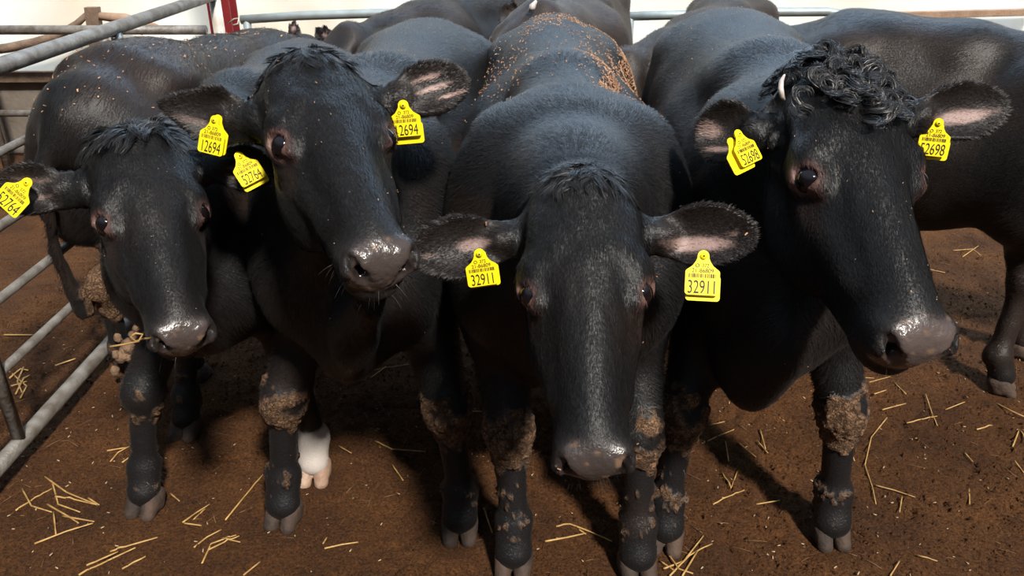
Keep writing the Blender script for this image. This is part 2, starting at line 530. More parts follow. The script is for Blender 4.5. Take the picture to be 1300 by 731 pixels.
def strands(V, Q, C, N, area, count, flow, length, width, lift, rng, curl=0.10, seg=2, wmask=None):
    """short hairs as narrow tapered strips lying on the hide"""
    p = area if wmask is None else area * wmask
    cdf = np.cumsum(p); cdf /= cdf[-1]
    fi = np.searchsorted(cdf, rng.random(count)); fi = np.minimum(fi, len(Q) - 1)
    a, b = rng.random((count, 1)), rng.random((count, 1))
    q = Q[fi]
    pos = (V[q[:, 0]] * (1 - a) + V[q[:, 1]] * a) * (1 - b) + (V[q[:, 3]] * (1 - a) + V[q[:, 2]] * a) * b
    nn = N[q[:, 0]]; cc = C[q[:, 0]]
    fl = flow(pos)
    fl = fl + rng.normal(0, curl, fl.shape)
    fl = fl - nn * (fl * nn).sum(1)[:, None]
    fl /= np.linalg.norm(fl, axis=1)[:, None] + 1e-9
    side = np.cross(nn, fl)
    Ls = (length(pos) if callable(length) else length) * (0.6 + 0.8 * rng.random(count))
    Ls = Ls[:, None]
    lf = (lift(pos) if callable(lift) else lift)
    lf = np.asarray(lf).reshape(-1, 1) * (0.5 + rng.random((count, 1)))
    w = width * 0.5
    b0 = pos - nn * 0.001
    mid = pos + fl * Ls * 0.5 + nn * Ls * lf * 0.5
    tip = pos + fl * Ls + nn * Ls * lf * 0.75 + side * Ls * rng.normal(0, 0.1, (count, 1))
    VV = np.stack([b0 - side * w, b0 + side * w, mid - side * w * .8, mid + side * w * .8, tip], 1).reshape(-1, 3)
    i = np.arange(count)[:, None] * 5
    QQ = i + np.array([[0, 1, 3, 2]]); TT = i + np.array([[2, 3, 4]])
    shade = 0.75 + 0.9 * rng.random((count, 1)) ** 2
    CC = np.repeat(cc * shade, 5, axis=0)
    return VV, QQ, TT, CC

def set_attrs(me, C, wet):
    a = me.attributes.new('Col', 'FLOAT_COLOR', 'POINT')
    buf = np.ones((len(C), 4), np.float32); buf[:, :3] = C
    a.data.foreach_set('color', buf.ravel())
    a = me.attributes.new('Wet', 'FLOAT', 'POINT')
    a.data.foreach_set('value', np.asarray(wet, np.float32))

def head_frame(o, Y, Z, s):
    Y = nrm(Y); Z = np.asarray(Z, float); Z = nrm(Z - Y * (Z @ Y)); X = np.cross(Z, Y) * 1.0
    # X must point to the picture's right when the animal faces the viewer
    if X @ RGT < 0 and abs(Z[1]) > 0.3 and Z[1] < 0: X = -X
    return Frame(o, np.stack([X, Y, Z], 1), s)

def head_prims(F, fld, detail=True):
    A = lambda pr, k=0.025, op='add': fld.add(F, pr, k * F.s, op)
    A(f_ell((0, .082, -.09), (.119, .125, .085)), .03)
    A(f_ell((0, .112, -.052), (.106, .135, .048)), .03)
    A(f_ell((0, -.002, -.06), (.062, .045, .05)), .04)
    for s in (-1, 1):
        A(f_ell((s * .076, .160, -.060), (.038, .050, .040)), .025)
        A(f_ell((s * .062, .215, -.155), (.042, .115, .085)), .03)
    for s in (-1, 1):
        A(f_cone((s * .050, .120, -.022), (s * .088, .150, -.040), .020, .018), .02)
        A(f_cone((s * .088, .150, -.040), (s * .100, .200, -.070), .018, .016), .02)
        A(f_ell((s * .055, .265, -.030), (.022, .055, .014)), .035, 'sub')
        A(f_ell((s * .112, .075, -.075), (.016, .05, .03)), .03, 'sub')
    A(f_cone((0, .16, -.052), (0, .41, -.043), .056, .036, (1.05, 1, 1)), .03)
    A(f_cone((0, .20, -.095), (0, .43, -.080), .084, .058), .03)
    A(f_cone((0, .17, -.20), (0, .43, -.112), .062, .042, (1.15, 1, 1)), .03)
    A(f_ell((0, .452, -.070), (.060, .050, .055)), .025)
    for s in (-1, 1):
        A(f_ell((s * .034, .468, -.052), (.028, .030, .030)), .020)
        A(f_cone((s * .074, .215, -.085), (s * .052, .36, -.08), .021, .016), .03)
    A(f_ell((0, .452, -.122), (.046, .046, .030)), .018)
    if detail:
        for s in (-1, 1):
            # nostrils, with a raised outer wing
            A(f_cone((s * .048, .462, -.032), (s * .056, .482, -.056), .008, .011), .016)
            A(f_cone((s * .023, .504, -.084), (s * .037, .497, -.056), .006, .0115), .006, 'sub')
            A(f_cone((s * .037, .497, -.056), (s * .052, .478, -.034), .0115, .008), .006, 'sub')
            A(f_cone((s * .039, .490, -.054), (s * .030, .452, -.062), .0105, .006), .004, 'sub')
            # mouth line
            A(f_cone((0, .506, -.104), (s * .045, .490, -.108), .0035, .0035), .006, 'sub')
            A(f_cone((s * .045, .490, -.108), (s * .066, .440, -.114), .0035, .003), .006, 'sub')
            # eyelids and eye opening
            n = nrm((s * .74, -.05, .67)); y = np.array([-s * .45, .72, .42]); y = nrm(y - n * (y @ n)); t = np.cross(n, y)
            EF = Frame(F.w((s * .087, .193, -.054)), F.R @ np.stack([n, y, t], 1), F.s)
            fld.add(EF, f_ell((.006, 0, 0), (.024, .034, .027)), .018 * F.s)
            fld.add(EF, f_ell((.030, 0, 0), (.025, .0205, .0145)), .005 * F.s, 'sub')
            # hollow above the eye and tear line
            A(f_ell((s * .118, .235, -.065), (.020, .03, .014)), .03, 'sub')

def build_cow(label, spec, fine=0.0047, coarse=0.013, hair=True, group=None, seed=0):
    rng = np.random.default_rng(seed)
    W = np.array(spec['withers'], float)          # ground point below the withers (x, y)
    Rp = np.array(spec['rump'], float)
    g = spec.get('g', 1.0); gh = spec.get('gh', g); wid = spec.get('wid', 1.0)
    Yb = nrm([Rp[0] - W[0], Rp[1] - W[1], 0]); L = np.hypot(*(Rp - W))
    Xb = np.array([Yb[1], -Yb[0], 0]); Zb = np.array([0, 0, 1.0])
    BF = Frame((W[0], W[1], 0), np.stack([Xb, Yb, Zb], 1), 1.0)
    HF = head_frame(*spec['head'])
    # extents
    ears = spec.get('ears', [])
    hp = [HF.w((sx * .13, y, z)) for sx in (-1, 1) for y in (-.05, .52) for z in (-.27, .01)]
    for e in ears: hp += [e['base'], e['tip']]
    hp = np.array(hp); hlo, hhi = hp.min(0) - .035, hp.max(0) + .035
    feet = [np.array([*f, 0]) if len(f) == 2 else np.array(f) for f in spec['feet']]
    bp = [BF.w((sx * .33 * wid, s, 0)) for sx in (-1, 1) for s in (-.3, L + .32)]
    al = np.array(bp + [hlo, hhi] + feet)
    lo, hi = al.min(0) - .12, al.max(0) + .12
    lo[2] = -0.02; hi[2] = max(hhi[2], 1.30 * gh) + .05
    segs = [[(hlo[i], hhi[i], fine)] for i in range(3)]
    if spec.get('legres'): segs[2].append((0.0, 0.62, spec['legres']))
    fld = Field(*[axis_grid(lo[i], hi[i], segs[i], coarse) for i in range(3)])
    B = lambda pr, k=0.06, op='add': fld.add(BF, pr, k, op)
    z = lambda v: v * gh
    w = wid; rw = spec.get('rw', 1.0); rz = spec.get('rz', 1.0)
    # ---- trunk
    B(f_cone((0, .12, z(.86)), (0, L * .55, z(.83)), .27 * g, .32 * g, (.80 * w, 1, 1)), .08)
    B(f_cone((0, L * .55, z(.83)), (0, L * .88, z(.90)), .32 * g, .27 * g, (.86 * w, 1, 1)), .08)
    B(f_cone((0, L * .80, z(.98) * rz), (0, L * 1.05, z(1.0) * rz), .235 * g, .19 * g, (1.02 * w * rw, 1, 1)), .08)
    B(f_cone((0, .05, z(1.10)), (0, .40, z(1.15)), .085 * g, .07 * g, (1.3, 1, 1)), .10)
    B(f_cone((0, .40, z(1.145)), (0, L * .92, z(1.17) * rz), .055 * g, .06 * g, (1.9 * rw, 1, 1)), .10)
    B(f_ell((0, -.02, z(.74)), (.16 * w, .19, .22 * g)), .08)
    for s in (-1, 1):
        B(f_ell((s * .150 * w, .09, z(.86)), (.105 * w, .18, .29 * g)), .12)
        B(f_ell((s * .12 * w, -.06, z(.80)), (.10 * w, .12, .15 * g)), .06)
        B(f_ell((s * .17 * w * rw, L * .90, z(1.11) * rz), (.07, .09, .06)), .08)
        B(f_ell((s * .16 * w, L * 1.0, z(.86)), (.11 * w, .22, .27 * g)), .07)
    # tail
    tz = z(1.13)
    tx = spec.get('tail', 0.)
    B(f_cone((0, L * 1.05 + .14, tz), (tx * .5, L * 1.05 + .20, tz - .15), .035, .028), .05)
    B(f_cone((tx * .5, L * 1.05 + .20, tz - .15), (tx, L * 1.05 + .17, tz - .45), .026, .018), .02)
    B(f_cone((tx, L * 1.05 + .17, tz - .45), (tx, L * 1.05 + .12, tz - .70), .02, .032), .02)
    # ---- neck
    hb = BF.l(HF.w((0, .035, -.13))); hj = BF.l(HF.w((0, .16, -.21)))
    n0 = np.array([0, .08, z(.98)]); n1 = np.array([0, -.02, z(.80)])
    nr = spec.get('neck', 1.0) * g
    if 'neckmid' in spec: mid = BF.l(spec['neckmid'])
    else: mid = (n0 + hb) / 2 + np.array([0, 0, .01])
    S = (.92, 1, 1)
    B(f_cone(n0, mid, .20 * nr, .15 * nr, S), .08)
    B(f_cone(mid, hb, .15 * nr, .105 * nr, (.92, 1, 1)), .05)
    B(f_cone(n1, (mid + hj) / 2 + np.array([0, 0, -.03]), .17 * nr, .115 * nr, (.72, 1, 1)), .07)
    B(f_cone((mid + hj) / 2 + np.array([0, 0, -.03]), hj, .115 * nr, .075 * nr, (.8, 1, 1)), .05)
    # dewlap
    dl = spec.get('dewlap')
    if dl:
        q = [BF.l(p) for p in dl]
        for a, b in zip(q[:-1], q[1:]): B(f_cone(a, b, spec.get('dlr', .05), spec.get('dlr', .05), (.6, 1, 1)), .08)
    # ---- legs
    knees = spec.get('knees', [None] * 4)
    muds = []
    for i, f in enumerate(feet):
        s = -1 if i % 2 == 0 else 1
        fl = BF.l(f); fz = f[2]
        front = i < 2
        if front:
            el = np.array([s * .15 * w, .10, z(.66)])
            kn = BF.l(knees[i]) if knees[i] is not None else np.array([fl[0] * .72 + el[0] * .28, fl[1] * .6 + el[1] * .4 - .015, fz * .8 + z(.395)])
            fe = np.array([fl[0], fl[1] + .035, fz + .135 * gh]); co = np.array([fl[0], fl[1] + .003, fz + .062])
            lr = spec.get('leg', 1.0)
            B(f_cone((s * .16 * w, .08, z(.82)), el, .11 * g, .092 * g, (.85, 1, 1)), .06)
            B(f_cone(el, kn, .085 * g * lr, .053 * lr), .05)
            B(f_ell(kn, (.052 * lr, .055 * lr, .062)), .03)
            B(f_ell(kn + np.array([0, -.022, -.005]), (.044 * lr, .04 * lr, .045)), .02)
            B(f_cone(kn, fe, .043 * lr, .037 * lr), .03)
            B(f_ell(fe, (.048 * lr, .046 * lr, .042)), .025)
            B(f_cone(fe, co, .042 * lr, .047 * lr, (1.1, 1, 1)), .02)
            for q in (-1, 1): B(f_ell(fe + np.array([q * .022, .042, -.012]), (.015, .014, .02)), .012)
            muds.append((BF.w(kn), BF.w(fe)))
        else:
            hip = np.array([s * .15 * w, L * .98, z(.80)])
            st = np.array([s * .15 * w, L * .90 * .3 + fl[1] * .7 - .10, z(.66)]) if spec.get('hindfree') else np.array([s * .16 * w, L * .90, z(.66)])
            hk = np.array([fl[0] * .8 + s * .03, fl[1] + .10, fz + z(.46)])
            fe = np.array([fl[0], fl[1] + .035, fz + .135 * gh]); co = np.array([fl[0], fl[1] + .003, fz + .062])
            B(f_cone(hip, st, .15 * g, .11 * g, (.8, 1, 1)), .06)
            B(f_cone(st, hk, .095 * g, .046), .05)
            B(f_ell(hk, (.040, .055, .055)), .03)
            B(f_cone(hk, fe, .040, .034), .03)
            B(f_ell(fe, (.045, .043, .042)), .025)
            B(f_cone(fe, co, .039, .044, (1.1, 1, 1)), .02)
            muds.append((BF.w(hk), BF.w(fe)))
    for pr in spec.get('extra', []):
        fld.add(Frame((0, 0, 0)), pr[0], pr[1])
    # ---- head
    head_prims(HF, fld, detail=spec.get('face', True))
    earfr = []
    for e in ears:
        b, t = np.asarray(e['base'], float), np.asarray(e['tip'], float)
        U = nrm(t - b); Nn = np.asarray(e['N'], float); Nn = nrm(Nn - U * (Nn @ U)); Vv = np.cross(Nn, U)
        EL = np.linalg.norm(t - b)
        EFm = Frame(b, np.stack([U, Vv, Nn], 1), 1.0)
        fld.add(EFm, f_ear(EL, e.get('W', .06), e.get('cup', .035), curl=e.get('curl', 0), pointed=e.get('pointed', False)), .008)
        root = HF.w(((-1 if e['side'] == 'L' else 1) * .085, .055, -.10))
        fld.add(Frame((0, 0, 0)), f_cone(root, b + U * .015 - Nn * .012, .036, .027), .03)
        earfr.append((EFm, EL, e.get('W', .06), e))
    fld.d[:, :, fld.ax[2] < 0.03] = 0.5
    V, Q = fld.mesh()
    V = smooth_mesh(V, Q, 2, .5)
    N, ar = quad_normals(V, Q)
    # ---- hide relief: soft folds and loose skin
    amp = 0.004 * sstep(.25, .5, V[:, 2])
    hl = np.stack(HF.loc(V[:, 0], V[:, 1], V[:, 2]), 1)
    inhead = ((hl[:, 1] > -.02) & (np.abs(hl[:, 0]) < .16) & (hl[:, 2] > -.25) & (hl[:, 1] < .55)).astype(float)
    V = V + N * (fbm(V[:, 0], V[:, 1], V[:, 2], 7, 3, seed)[:, None] * (amp * (1 - .6 * inhead))[:, None])
    V = V + N * (inhead * .0016 * fbm(hl[:, 0] * 1.6, hl[:, 1] * .7, hl[:, 2] * 1.6, 34, 3, seed + 50) * sstep(.44, .36, hl[:, 1]))[:, None]
    V = V + N * (inhead * sstep(.455, .475, hl[:, 1]) * .0011 * vnoise(V[:, 0], V[:, 1], V[:, 2], 170, 6))[:, None]
    # mud crusts standing proud of the knees and fetlocks
    mudw = np.zeros(len(V))
    for k_, (kp, fp) in enumerate(muds):
        ms = spec.get('mud', [1] * 4)[k_]
        if ms <= 0: continue
        d1 = np.sqrt(((V - (kp + [0, 0, -.02])) ** 2 * [1, 1, .55]).sum(1))
        nz = fbm(V[:, 0], V[:, 1], V[:, 2], 28, 3, seed + 3)
        m = sstep(-.005, .004, 0.068 * ms - d1 + nz * .038)
        d2 = np.sqrt(((V - (fp + [0, 0, .02])) ** 2 * [1, 1, .4]).sum(1))
        nz2 = fbm(V[:, 0] * .7 + V[:, 2] * .5 + V[:, 1] * .4, V[:, 1] * .8 - V[:, 0] * .5, V[:, 2] * .75 - V[:, 0] * .45 + V[:, 1] * .3, 26, 5, seed + 9, .65)
        m2 = sstep(-.004, .004, .002 + nz2 * .085 - d2 * .5) * .8
        lw = sstep(.30, .10, V[:, 2]) * sstep(.47, .56, nz2) * (np.hypot(V[:, 0] - fp[0], V[:, 1] - fp[1]) < .12)
        mudw = np.maximum(mudw, np.maximum(m, np.maximum(m2, lw * .8)))
    V = V + N * (mudw * (.008 + .012 * fbm(V[:, 0], V[:, 1], V[:, 2], 48, 3, 5, .7)))[:, None]
    N, ar = quad_normals(V, Q)
    # ---- colours of the hide, plus shade painted into the nostrils
    C = np.tile(np.array(spec.get('coat', COATC)), (len(V), 1))
    bn = sstep(.0, .7, fbm(V[:, 0], V[:, 1], V[:, 2], 5, 3, seed + 31) + spec.get('brown', 0))
    C = C * (1 - .6 * bn[:, None]) + BROWN * (.6 * bn[:, None])
    wet = np.zeros(len(V))
    def paint(wt, c):
        nonlocal C
        C = C * (1 - wt[:, None]) + np.asarray(c) * wt[:, None]
    inh = inhead > 0
    nz = fbm(V[:, 0], V[:, 1], V[:, 2], 60, 3, 77)
    mz = inh * sstep(.445, .470, hl[:, 1] + nz * .010 - .055 * sstep(.042, .062, np.abs(hl[:, 0]))) * sstep(-.108, -.095, hl[:, 2])
    paint(mz * .95, NOSE * spec.get('nose', 1.0)); wet = np.maximum(wet, mz)
    paint(inh * sstep(.43, .46, hl[:, 1]) * .30, NOSE * .5)
    paint(mz * sstep(.25, .5, nz) * .6, MUD)
    for s in (-1, 1):
        de = np.sqrt(((hl - [s * .105, .194, -.044]) ** 2).sum(1))
        paint(inh * sstep(.040, .019, de) * .55, (.11, .055, .045))
        paint(inh * sstep(.031, .024, de) * sstep(.012, .020, de) * .55, (.20, .115, .10))
        dq = np.sqrt(((hl - [s * .096, .245, -.085]) ** 2 * [1, .45, 1]).sum(1))
        paint(inh * sstep(.036, .008, dq) * .35, (.060, .034, .028))
        dt = np.sqrt(((hl - [s * .095, .225, -.045]) ** 2 * [1, .5, 1]).sum(1))
        paint(inh * sstep(.024, .006, dt) * .35, (.11, .055, .045))
        dn = np.sqrt(((hl - [s * .038, .486, -.056]) ** 2).sum(1))
        paint(inh * sstep(.020, .010, dn) * .85, (.010, .007, .007))  # nostril hollow: occlusion put into the colour
    for EFm, EL, EW, e in earfr:
        q = np.stack(EFm.loc(V[:, 0], V[:, 1], V[:, 2]), 1)
        nd = N @ EFm.R[:, 2]
        ine = (q[:, 0] > .01) & (q[:, 0] < EL * 1.02) & (np.abs(q[:, 1]) < EW * 1.05) & (np.abs(q[:, 2]) < .07) & (nd > .15)
        u, v = q[:, 0] / EL, q[:, 1] / EW
        for (pu, pv, ru, rv, st_) in e.get('pink', [(.45, -.1, .22, .16, .8), (.40, -.42, .18, .12, .5)]):
            dd = np.sqrt(((u - pu) / ru) ** 2 + ((v - pv) / rv) ** 2) + nz * .35
            paint(ine * sstep(1.1, .45, dd) * st_, PINK)
        paint(ine * .25, BROWN)
    wet = np.where(mudw > .05, -mudw, wet)
    mc = .55 + .9 * np.clip(.5 + fbm(V[:, 0], V[:, 1], V[:, 2], 55, 3, 91), 0, 1)
    C = C * (1 - mudw[:, None] * .97) + MUD * (mudw * .97 * mc)[:, None]
    for i in spec.get('sock', ()):
        f = feet[i]
        paint((np.hypot(V[:, 0] - f[0], V[:, 1] - f[1]) < .10) * sstep(.19, .17, V[:, 2] + .01 * nz), (.50, .45, .41))
    base = np.array([W[0], W[1], 0])
    root = thing('cow', label, 'cow', base, group)
    # ---- short coat lying on the hide
    VV, CC, WT, Qs, Ts = [V - base], [C], [wet], [Q], []
    if hair:
        Yh, Zh = HF.R[:, 1], HF.R[:, 2]
        hb_ = HF.w((0, .03, -.05))
        def flow(p):
            l_ = np.stack(HF.loc(p[:, 0], p[:, 1], p[:, 2]), 1)
            f1 = np.tile(-Yh * -1.0, (len(p), 1))
            tb = Yb * .8 + np.array([0, 0, -.7])
            inw = (sstep(-.06, .02, l_[:, 1]) * (np.abs(l_[:, 0]) < .3) * (l_[:, 2] > -.3))[:, None]
            out = f1 * inw + tb * (1 - inw)
            # ears: hair runs outwards
            for EFm, EL, EW, e in earfr:
                q = np.stack(EFm.loc(p[:, 0], p[:, 1], p[:, 2]), 1)
                m = ((q[:, 0] > 0) & (q[:, 0] < EL * 1.1) & (np.abs(q[:, 1]) < EW * 1.2) & (np.abs(q[:, 2]) < .08))[:, None]
                out = np.where(m, EFm.R[:, 0] + EFm.R[:, 1] * (q[:, 1:2] / EW) * .8, out)
            wv = vnoise(p[:, 0], p[:, 1], p[:, 2], 7, 5)[:, None]
            return out + wv * .35 * np.cross(out, [0.3, 0.2, 0.9])
        def hlen(p):
            l_ = np.stack(HF.loc(p[:, 0], p[:, 1], p[:, 2]), 1)
            onh = (np.abs(l_[:, 0]) < .16) & (l_[:, 1] > -.03) & (l_[:, 1] < .55) & (l_[:, 2] > -.25)
            ear = np.zeros(len(p), bool)
            for EFm, EL, EW, e in earfr:
                q = np.stack(EFm.loc(p[:, 0], p[:, 1], p[:, 2]), 1)
                ear |= (q[:, 0] > -.01) & (q[:, 0] < EL * 1.1) & (np.abs(q[:, 1]) < EW * 1.2) & (np.abs(q[:, 2]) < .08)
            body_l = np.where(ear, .0075, .008 + .020 * sstep(.30, .60, p[:, 2]))
            return np.where(onh & ~ear, .012 - .008 * sstep(.35, .45, l_[:, 1]), body_l)
        Nn2, ar2 = N, ar
        fc = V[Q[:, 0]]
        fl_ = np.stack(HF.loc(fc[:, 0], fc[:, 1], fc[:, 2]), 1)
        onh = (np.abs(fl_[:, 0]) < .32) & (fl_[:, 1] > -.1) & (fl_[:, 1] < .55) & (fl_[:, 2] > -.25)
        nosef = mz[Q[:, 0]] > .4
        eyef = np.zeros(len(fc), bool)
        for s in (-1, 1):
            eyef |= np.sqrt(((fl_ - [s * .106, .193, -.040]) ** 2).sum(1)) < .020
        low = fc[:, 2] < .07
        mskh = onh & ~nosef & ~eyef & ~low
        bare = C[Q[:, 0]].max(1) > .11
        mskb = ~onh & ~low & (mudw[Q[:, 0]] < .4) & ~(bare & (rng.random(len(Q)) < .75)); mskh = mskh & ~(bare & (rng.random(len(Q)) < .75))
        k1, k2 = spec.get('hairs', (60000, 70000))
        off = len(V)
        for cnt, msk, wd, lift in ((k1, mskh, .0010, .18), (k2, mskb, .0013, .11)):
            v_, q_, t_, c_ = strands(V, Q, C, Nn2, ar2, cnt, flow, hlen, wd, lift, rng, wmask=msk.astype(float))
            VV.append(v_ - base); CC.append(c_); WT.append(np.full(len(v_), .1))
            Qs.append(q_ + off); Ts.append(t_ + off); off += len(v_)
        if ears:
            me_ = np.zeros(len(fc))
            for EFm, EL, EW, e in earfr:
                q = np.stack(EFm.loc(fc[:, 0], fc[:, 1], fc[:, 2]), 1)
                me_ = np.maximum(me_, ((q[:, 0] > 0) & (q[:, 0] < EL * 1.1)) * sstep(.6, .95, np.maximum(np.abs(q[:, 1]) / EW, q[:, 0] / EL)) * (np.abs(q[:, 2]) < .08) * (np.abs(q[:, 1]) < EW * 1.2))
            v_, q_, t_, c_ = strands(V, Q, C, Nn2, ar2, 6000, flow, .010, .0008, .45, rng, wmask=me_ + 1e-9)
            VV.append(v_ - base); CC.append(c_); WT.append(np.full(len(v_), .1))
            Qs.append(q_ + off); Ts.append(t_ + off); off += len(v_)
    me = mesh_np('body', np.concatenate(VV), [np.concatenate(Qs)] + ([np.concatenate(Ts)] if Ts else []), True, M_COAT)
    set_attrs(me, np.concatenate(CC), np.concatenate(WT))
    body = link('body', me, root)
    # ---- eyes
    if spec.get('eyes', True):
        for s in (-1, 1):
            n_ = 24
            c = HF.w((s * .0928, .193, -.0497)); r = .0222 * HF.s
            Vs, Qe = [], []
            for i in range(n_ + 1):
                th = math.pi * i / n_
                for j in range(n_):
                    ph = 2 * math.pi * j / n_
                    Vs.append(c + r * np.array([math.sin(th) * math.cos(ph), math.sin(th) * math.sin(ph), math.cos(th)]))
            for i in range(n_):
                for j in range(n_):
                    Qe.append((i * n_ + j, (i + 1) * n_ + j, (i + 1) * n_ + (j + 1) % n_, i * n_ + (j + 1) % n_))
            geo_obj('eye', (np.array(Vs), Qe, []), M_EYE, root)
    # ---- hooves: two claws each
    for i, f in enumerate(feet):
        if i in spec.get('nohoof', ()): continue
        hd = nrm(-Yb + Xb * (0.12 if i % 2 else -0.12)) if i not in spec.get('hoofdir', {}) else nrm(spec['hoofdir'][i])
        hx = np.cross(hd, [0, 0, 1.0])
        HFm = Frame(f, np.stack([hx, hd, np.array([0, 0, 1.0])], 1), 1.0)
        a = HFm.w((-.1, -.1, -.01)); b2 = HFm.w((.1, .16, .11))
        c_ = np.array([HFm.w((x, y, zz)) for x in (-.09, .09) for y in (-.08, .13) for zz in (-.03, .13)])
        l2, h2 = c_.min(0), c_.max(0)
        hf = Field(*[np.arange(l2[k], h2[k], .005) for k in range(3)])
        for s in (-1, 1):
            hf.add(HFm, f_cone((s * .0250, .000, .044), (s * .0262, .034, .006), .0270, .0220, (1.0, 1, 1)), .004)
            hf.add(HFm, f_cone((s * .0245, -.022, .040), (s * .0255, -.010, .018), .0265, .0265, (.98, 1, 1)), .015)
        hf.d = np.maximum(hf.d, (f[2] - .006 - hf.ax[2])[None, None, :].astype(np.float32))
        vh, qh = hf.mesh(); vh = smooth_mesh(vh, qh, 1)
        mat = M_HOOF_PALE if i in spec.get('palehoof', ()) else M_HOOF
        geo_obj('hoof', (vh, qh, []), mat, root)
    return dict(root=root, HF=HF, BF=BF, V=V, Q=Q, N=N, ar=ar, base=base, ears=earfr, C=C, rng=rng)

# ------------------------------------------------------------------ poll hair
def ribbon(paths, width, n_, colr, rng):
    """paths (m, k, 3) -> crossing ribbons"""
    m, k, _ = paths.shape
    tan = np.gradient(paths, axis=1); tan /= np.linalg.norm(tan, axis=2)[..., None] + 1e-9
    side = np.cross(tan, n_[:, None, :]); side /= np.linalg.norm(side, axis=2)[..., None] + 1e-9
    tw = np.linspace(1, .15, k)[None, :, None] * width * .5
    A = paths - side * tw; Bv = paths + side * tw
    VV = np.stack([A, Bv], 2).reshape(-1, 3)
    base = (np.arange(m) * k * 2)[:, None, None] + (np.arange(k - 1) * 2)[None, :, None]
    QQ = (base + np.array([0, 1, 3, 2])[None, None, :]).reshape(-1, 4)
    CC = np.repeat(colr, k * 2, axis=0)
    return VV, QQ, CC

def sample_surface(cow, mask, count):
    V, Q, N, ar, rng = cow['V'], cow['Q'], cow['N'], cow['ar'], cow['rng']
    p = ar * mask(V[Q[:, 0]])
    cdf = np.cumsum(p); cdf /= cdf[-1]
    fi = np.minimum(np.searchsorted(cdf, rng.random(count)), len(Q) - 1)
    a, b = rng.random((count, 1)), rng.random((count, 1)); q = Q[fi]
    pos = (V[q[:, 0]] * (1 - a) + V[q[:, 1]] * a) * (1 - b) + (V[q[:, 3]] * (1 - a) + V[q[:, 2]] * a) * b
    return pos, N[q[:, 0]]

def poll_hair(cow, kind, clumps, per, length):
    HF, rng = cow['HF'], cow['rng']
    def mask(p):
        l_ = np.stack(HF.loc(p[:, 0], p[:, 1], p[:, 2]), 1)
        if kind == 'curly':
            return ((np.abs(l_[:, 0]) < .085) & (l_[:, 1] > -.06) & (l_[:, 1] < .125 - l_[:, 0] ** 2 * 6) & (l_[:, 2] > -.10)).astype(float)
        return ((np.abs(l_[:, 0]) < .075) & (l_[:, 1] > -.05) & (l_[:, 1] < .022 - l_[:, 0] ** 2 * 3) & (l_[:, 2] > -.12)).astype(float)
    pos, nn = sample_surface(cow, mask, clumps)
    lp = np.stack(HF.loc(pos[:, 0], pos[:, 1], pos[:, 2]), 1)
    K = 12 if kind == 'curly' else 7
    t = np.linspace(0, 1, K)
    P_, N_ = [], []
    for i in range(clumps):
        n = nn[i]
        d = HF.R @ np.array([lp[i, 0] * 8 + rng.normal(0, .35), .55 + rng.normal(0, .35) if kind != 'curly' else rng.normal(0, .9), 0])
        if kind == 'tuft' : d = HF.R @ np.array([lp[i, 0] * 9 - .25 + rng.normal(0, .3), .5 + rng.normal(0, .35), .1])
        d = d - n * (d @ n); d = nrm(d); sd = np.cross(n, d)
        Lc = length * (.7 + .6 * rng.random())
        ph = rng.random() * 6.28; sg = rng.choice([-1, 1])
        for j in range(per):
            o = pos[i] + (rng.normal(0, .0045) * d + rng.normal(0, .0045) * sd)
            if kind == 'curly':
                rad = .011 * (.8 + .25 * rng.random()) * (Lc / length)
                ang = t * (5.2 + rng.normal(0, .25)) * sg
                pth = o[None] + n[None] * (.006 + .022 * np.sin(t * 2.6))[:, None] * (Lc / length) \
                    + d[None] * (rad * (1 - np.cos(ang)) * 1.2 + t * .010)[:, None] + sd[None] * (rad * np.sin(ang) * 1.15)[:, None]
            else:
                bend = rng.normal(0, .06)
                wave = np.sin(t * 5 + ph) * .09 * t
                up = (.50 if kind == 'tuft' else .24) * np.sin(t * 1.9)
                pth = o[None] + d[None] * (t * Lc)[:, None] + n[None] * (up * Lc * .8 * (1 - .45 * t))[:, None] + sd[None] * ((bend * t * t + wave) * Lc)[:, None]
            P_.append(pth); N_.append(n + rng.normal(0, .35, 3))
    P_ = np.array(P_); N_ = np.array(N_)
    cols = COATC[None] * (.9 + 1.3 * rng.random((len(P_), 1)))
    v, q, c = ribbon(P_, .0015, N_, cols, rng)
    me = mesh_np('poll_hair', v - cow['base'], [q], True, M_HAIR)
    set_attrs(me, c, np.zeros(len(c)))
    return link('poll_hair', me, cow['root'])

def whiskers(cow, count=70):
    HF, rng = cow['HF'], cow['rng']
    def mask(p):
        l_ = np.stack(HF.loc(p[:, 0], p[:, 1], p[:, 2]), 1)
        return ((l_[:, 1] > .40) & (l_[:, 2] < -.085) & (np.abs(l_[:, 0]) < .09)).astype(float)
    pos, nn = sample_surface(cow, mask, count)
    t = np.linspace(0, 1, 5)
    pth = []
    for i in range(count):
        L_ = .012 + .018 * rng.random()
        d = nrm(nn[i] + rng.normal(0, .25, 3) + np.array([0, 0, -.5]))
        pth.append(pos[i][None] + d[None] * (t * L_)[:, None] + np.array([0, 0, -1.])[None] * (t * t * L_ * .3)[:, None])
    v, q, c = ribbon(np.array(pth), .0006, rng.normal(0, 1, (count, 3)), np.tile([.05, .045, .04], (count, 1)), rng)
    me = mesh_np('whiskers', v - cow['base'], [q], True, M_HAIR)
    set_attrs(me, c, np.zeros(len(c)))
    o = link('whiskers', me, cow['root']); o['kind'] = 'stuff'
    return o

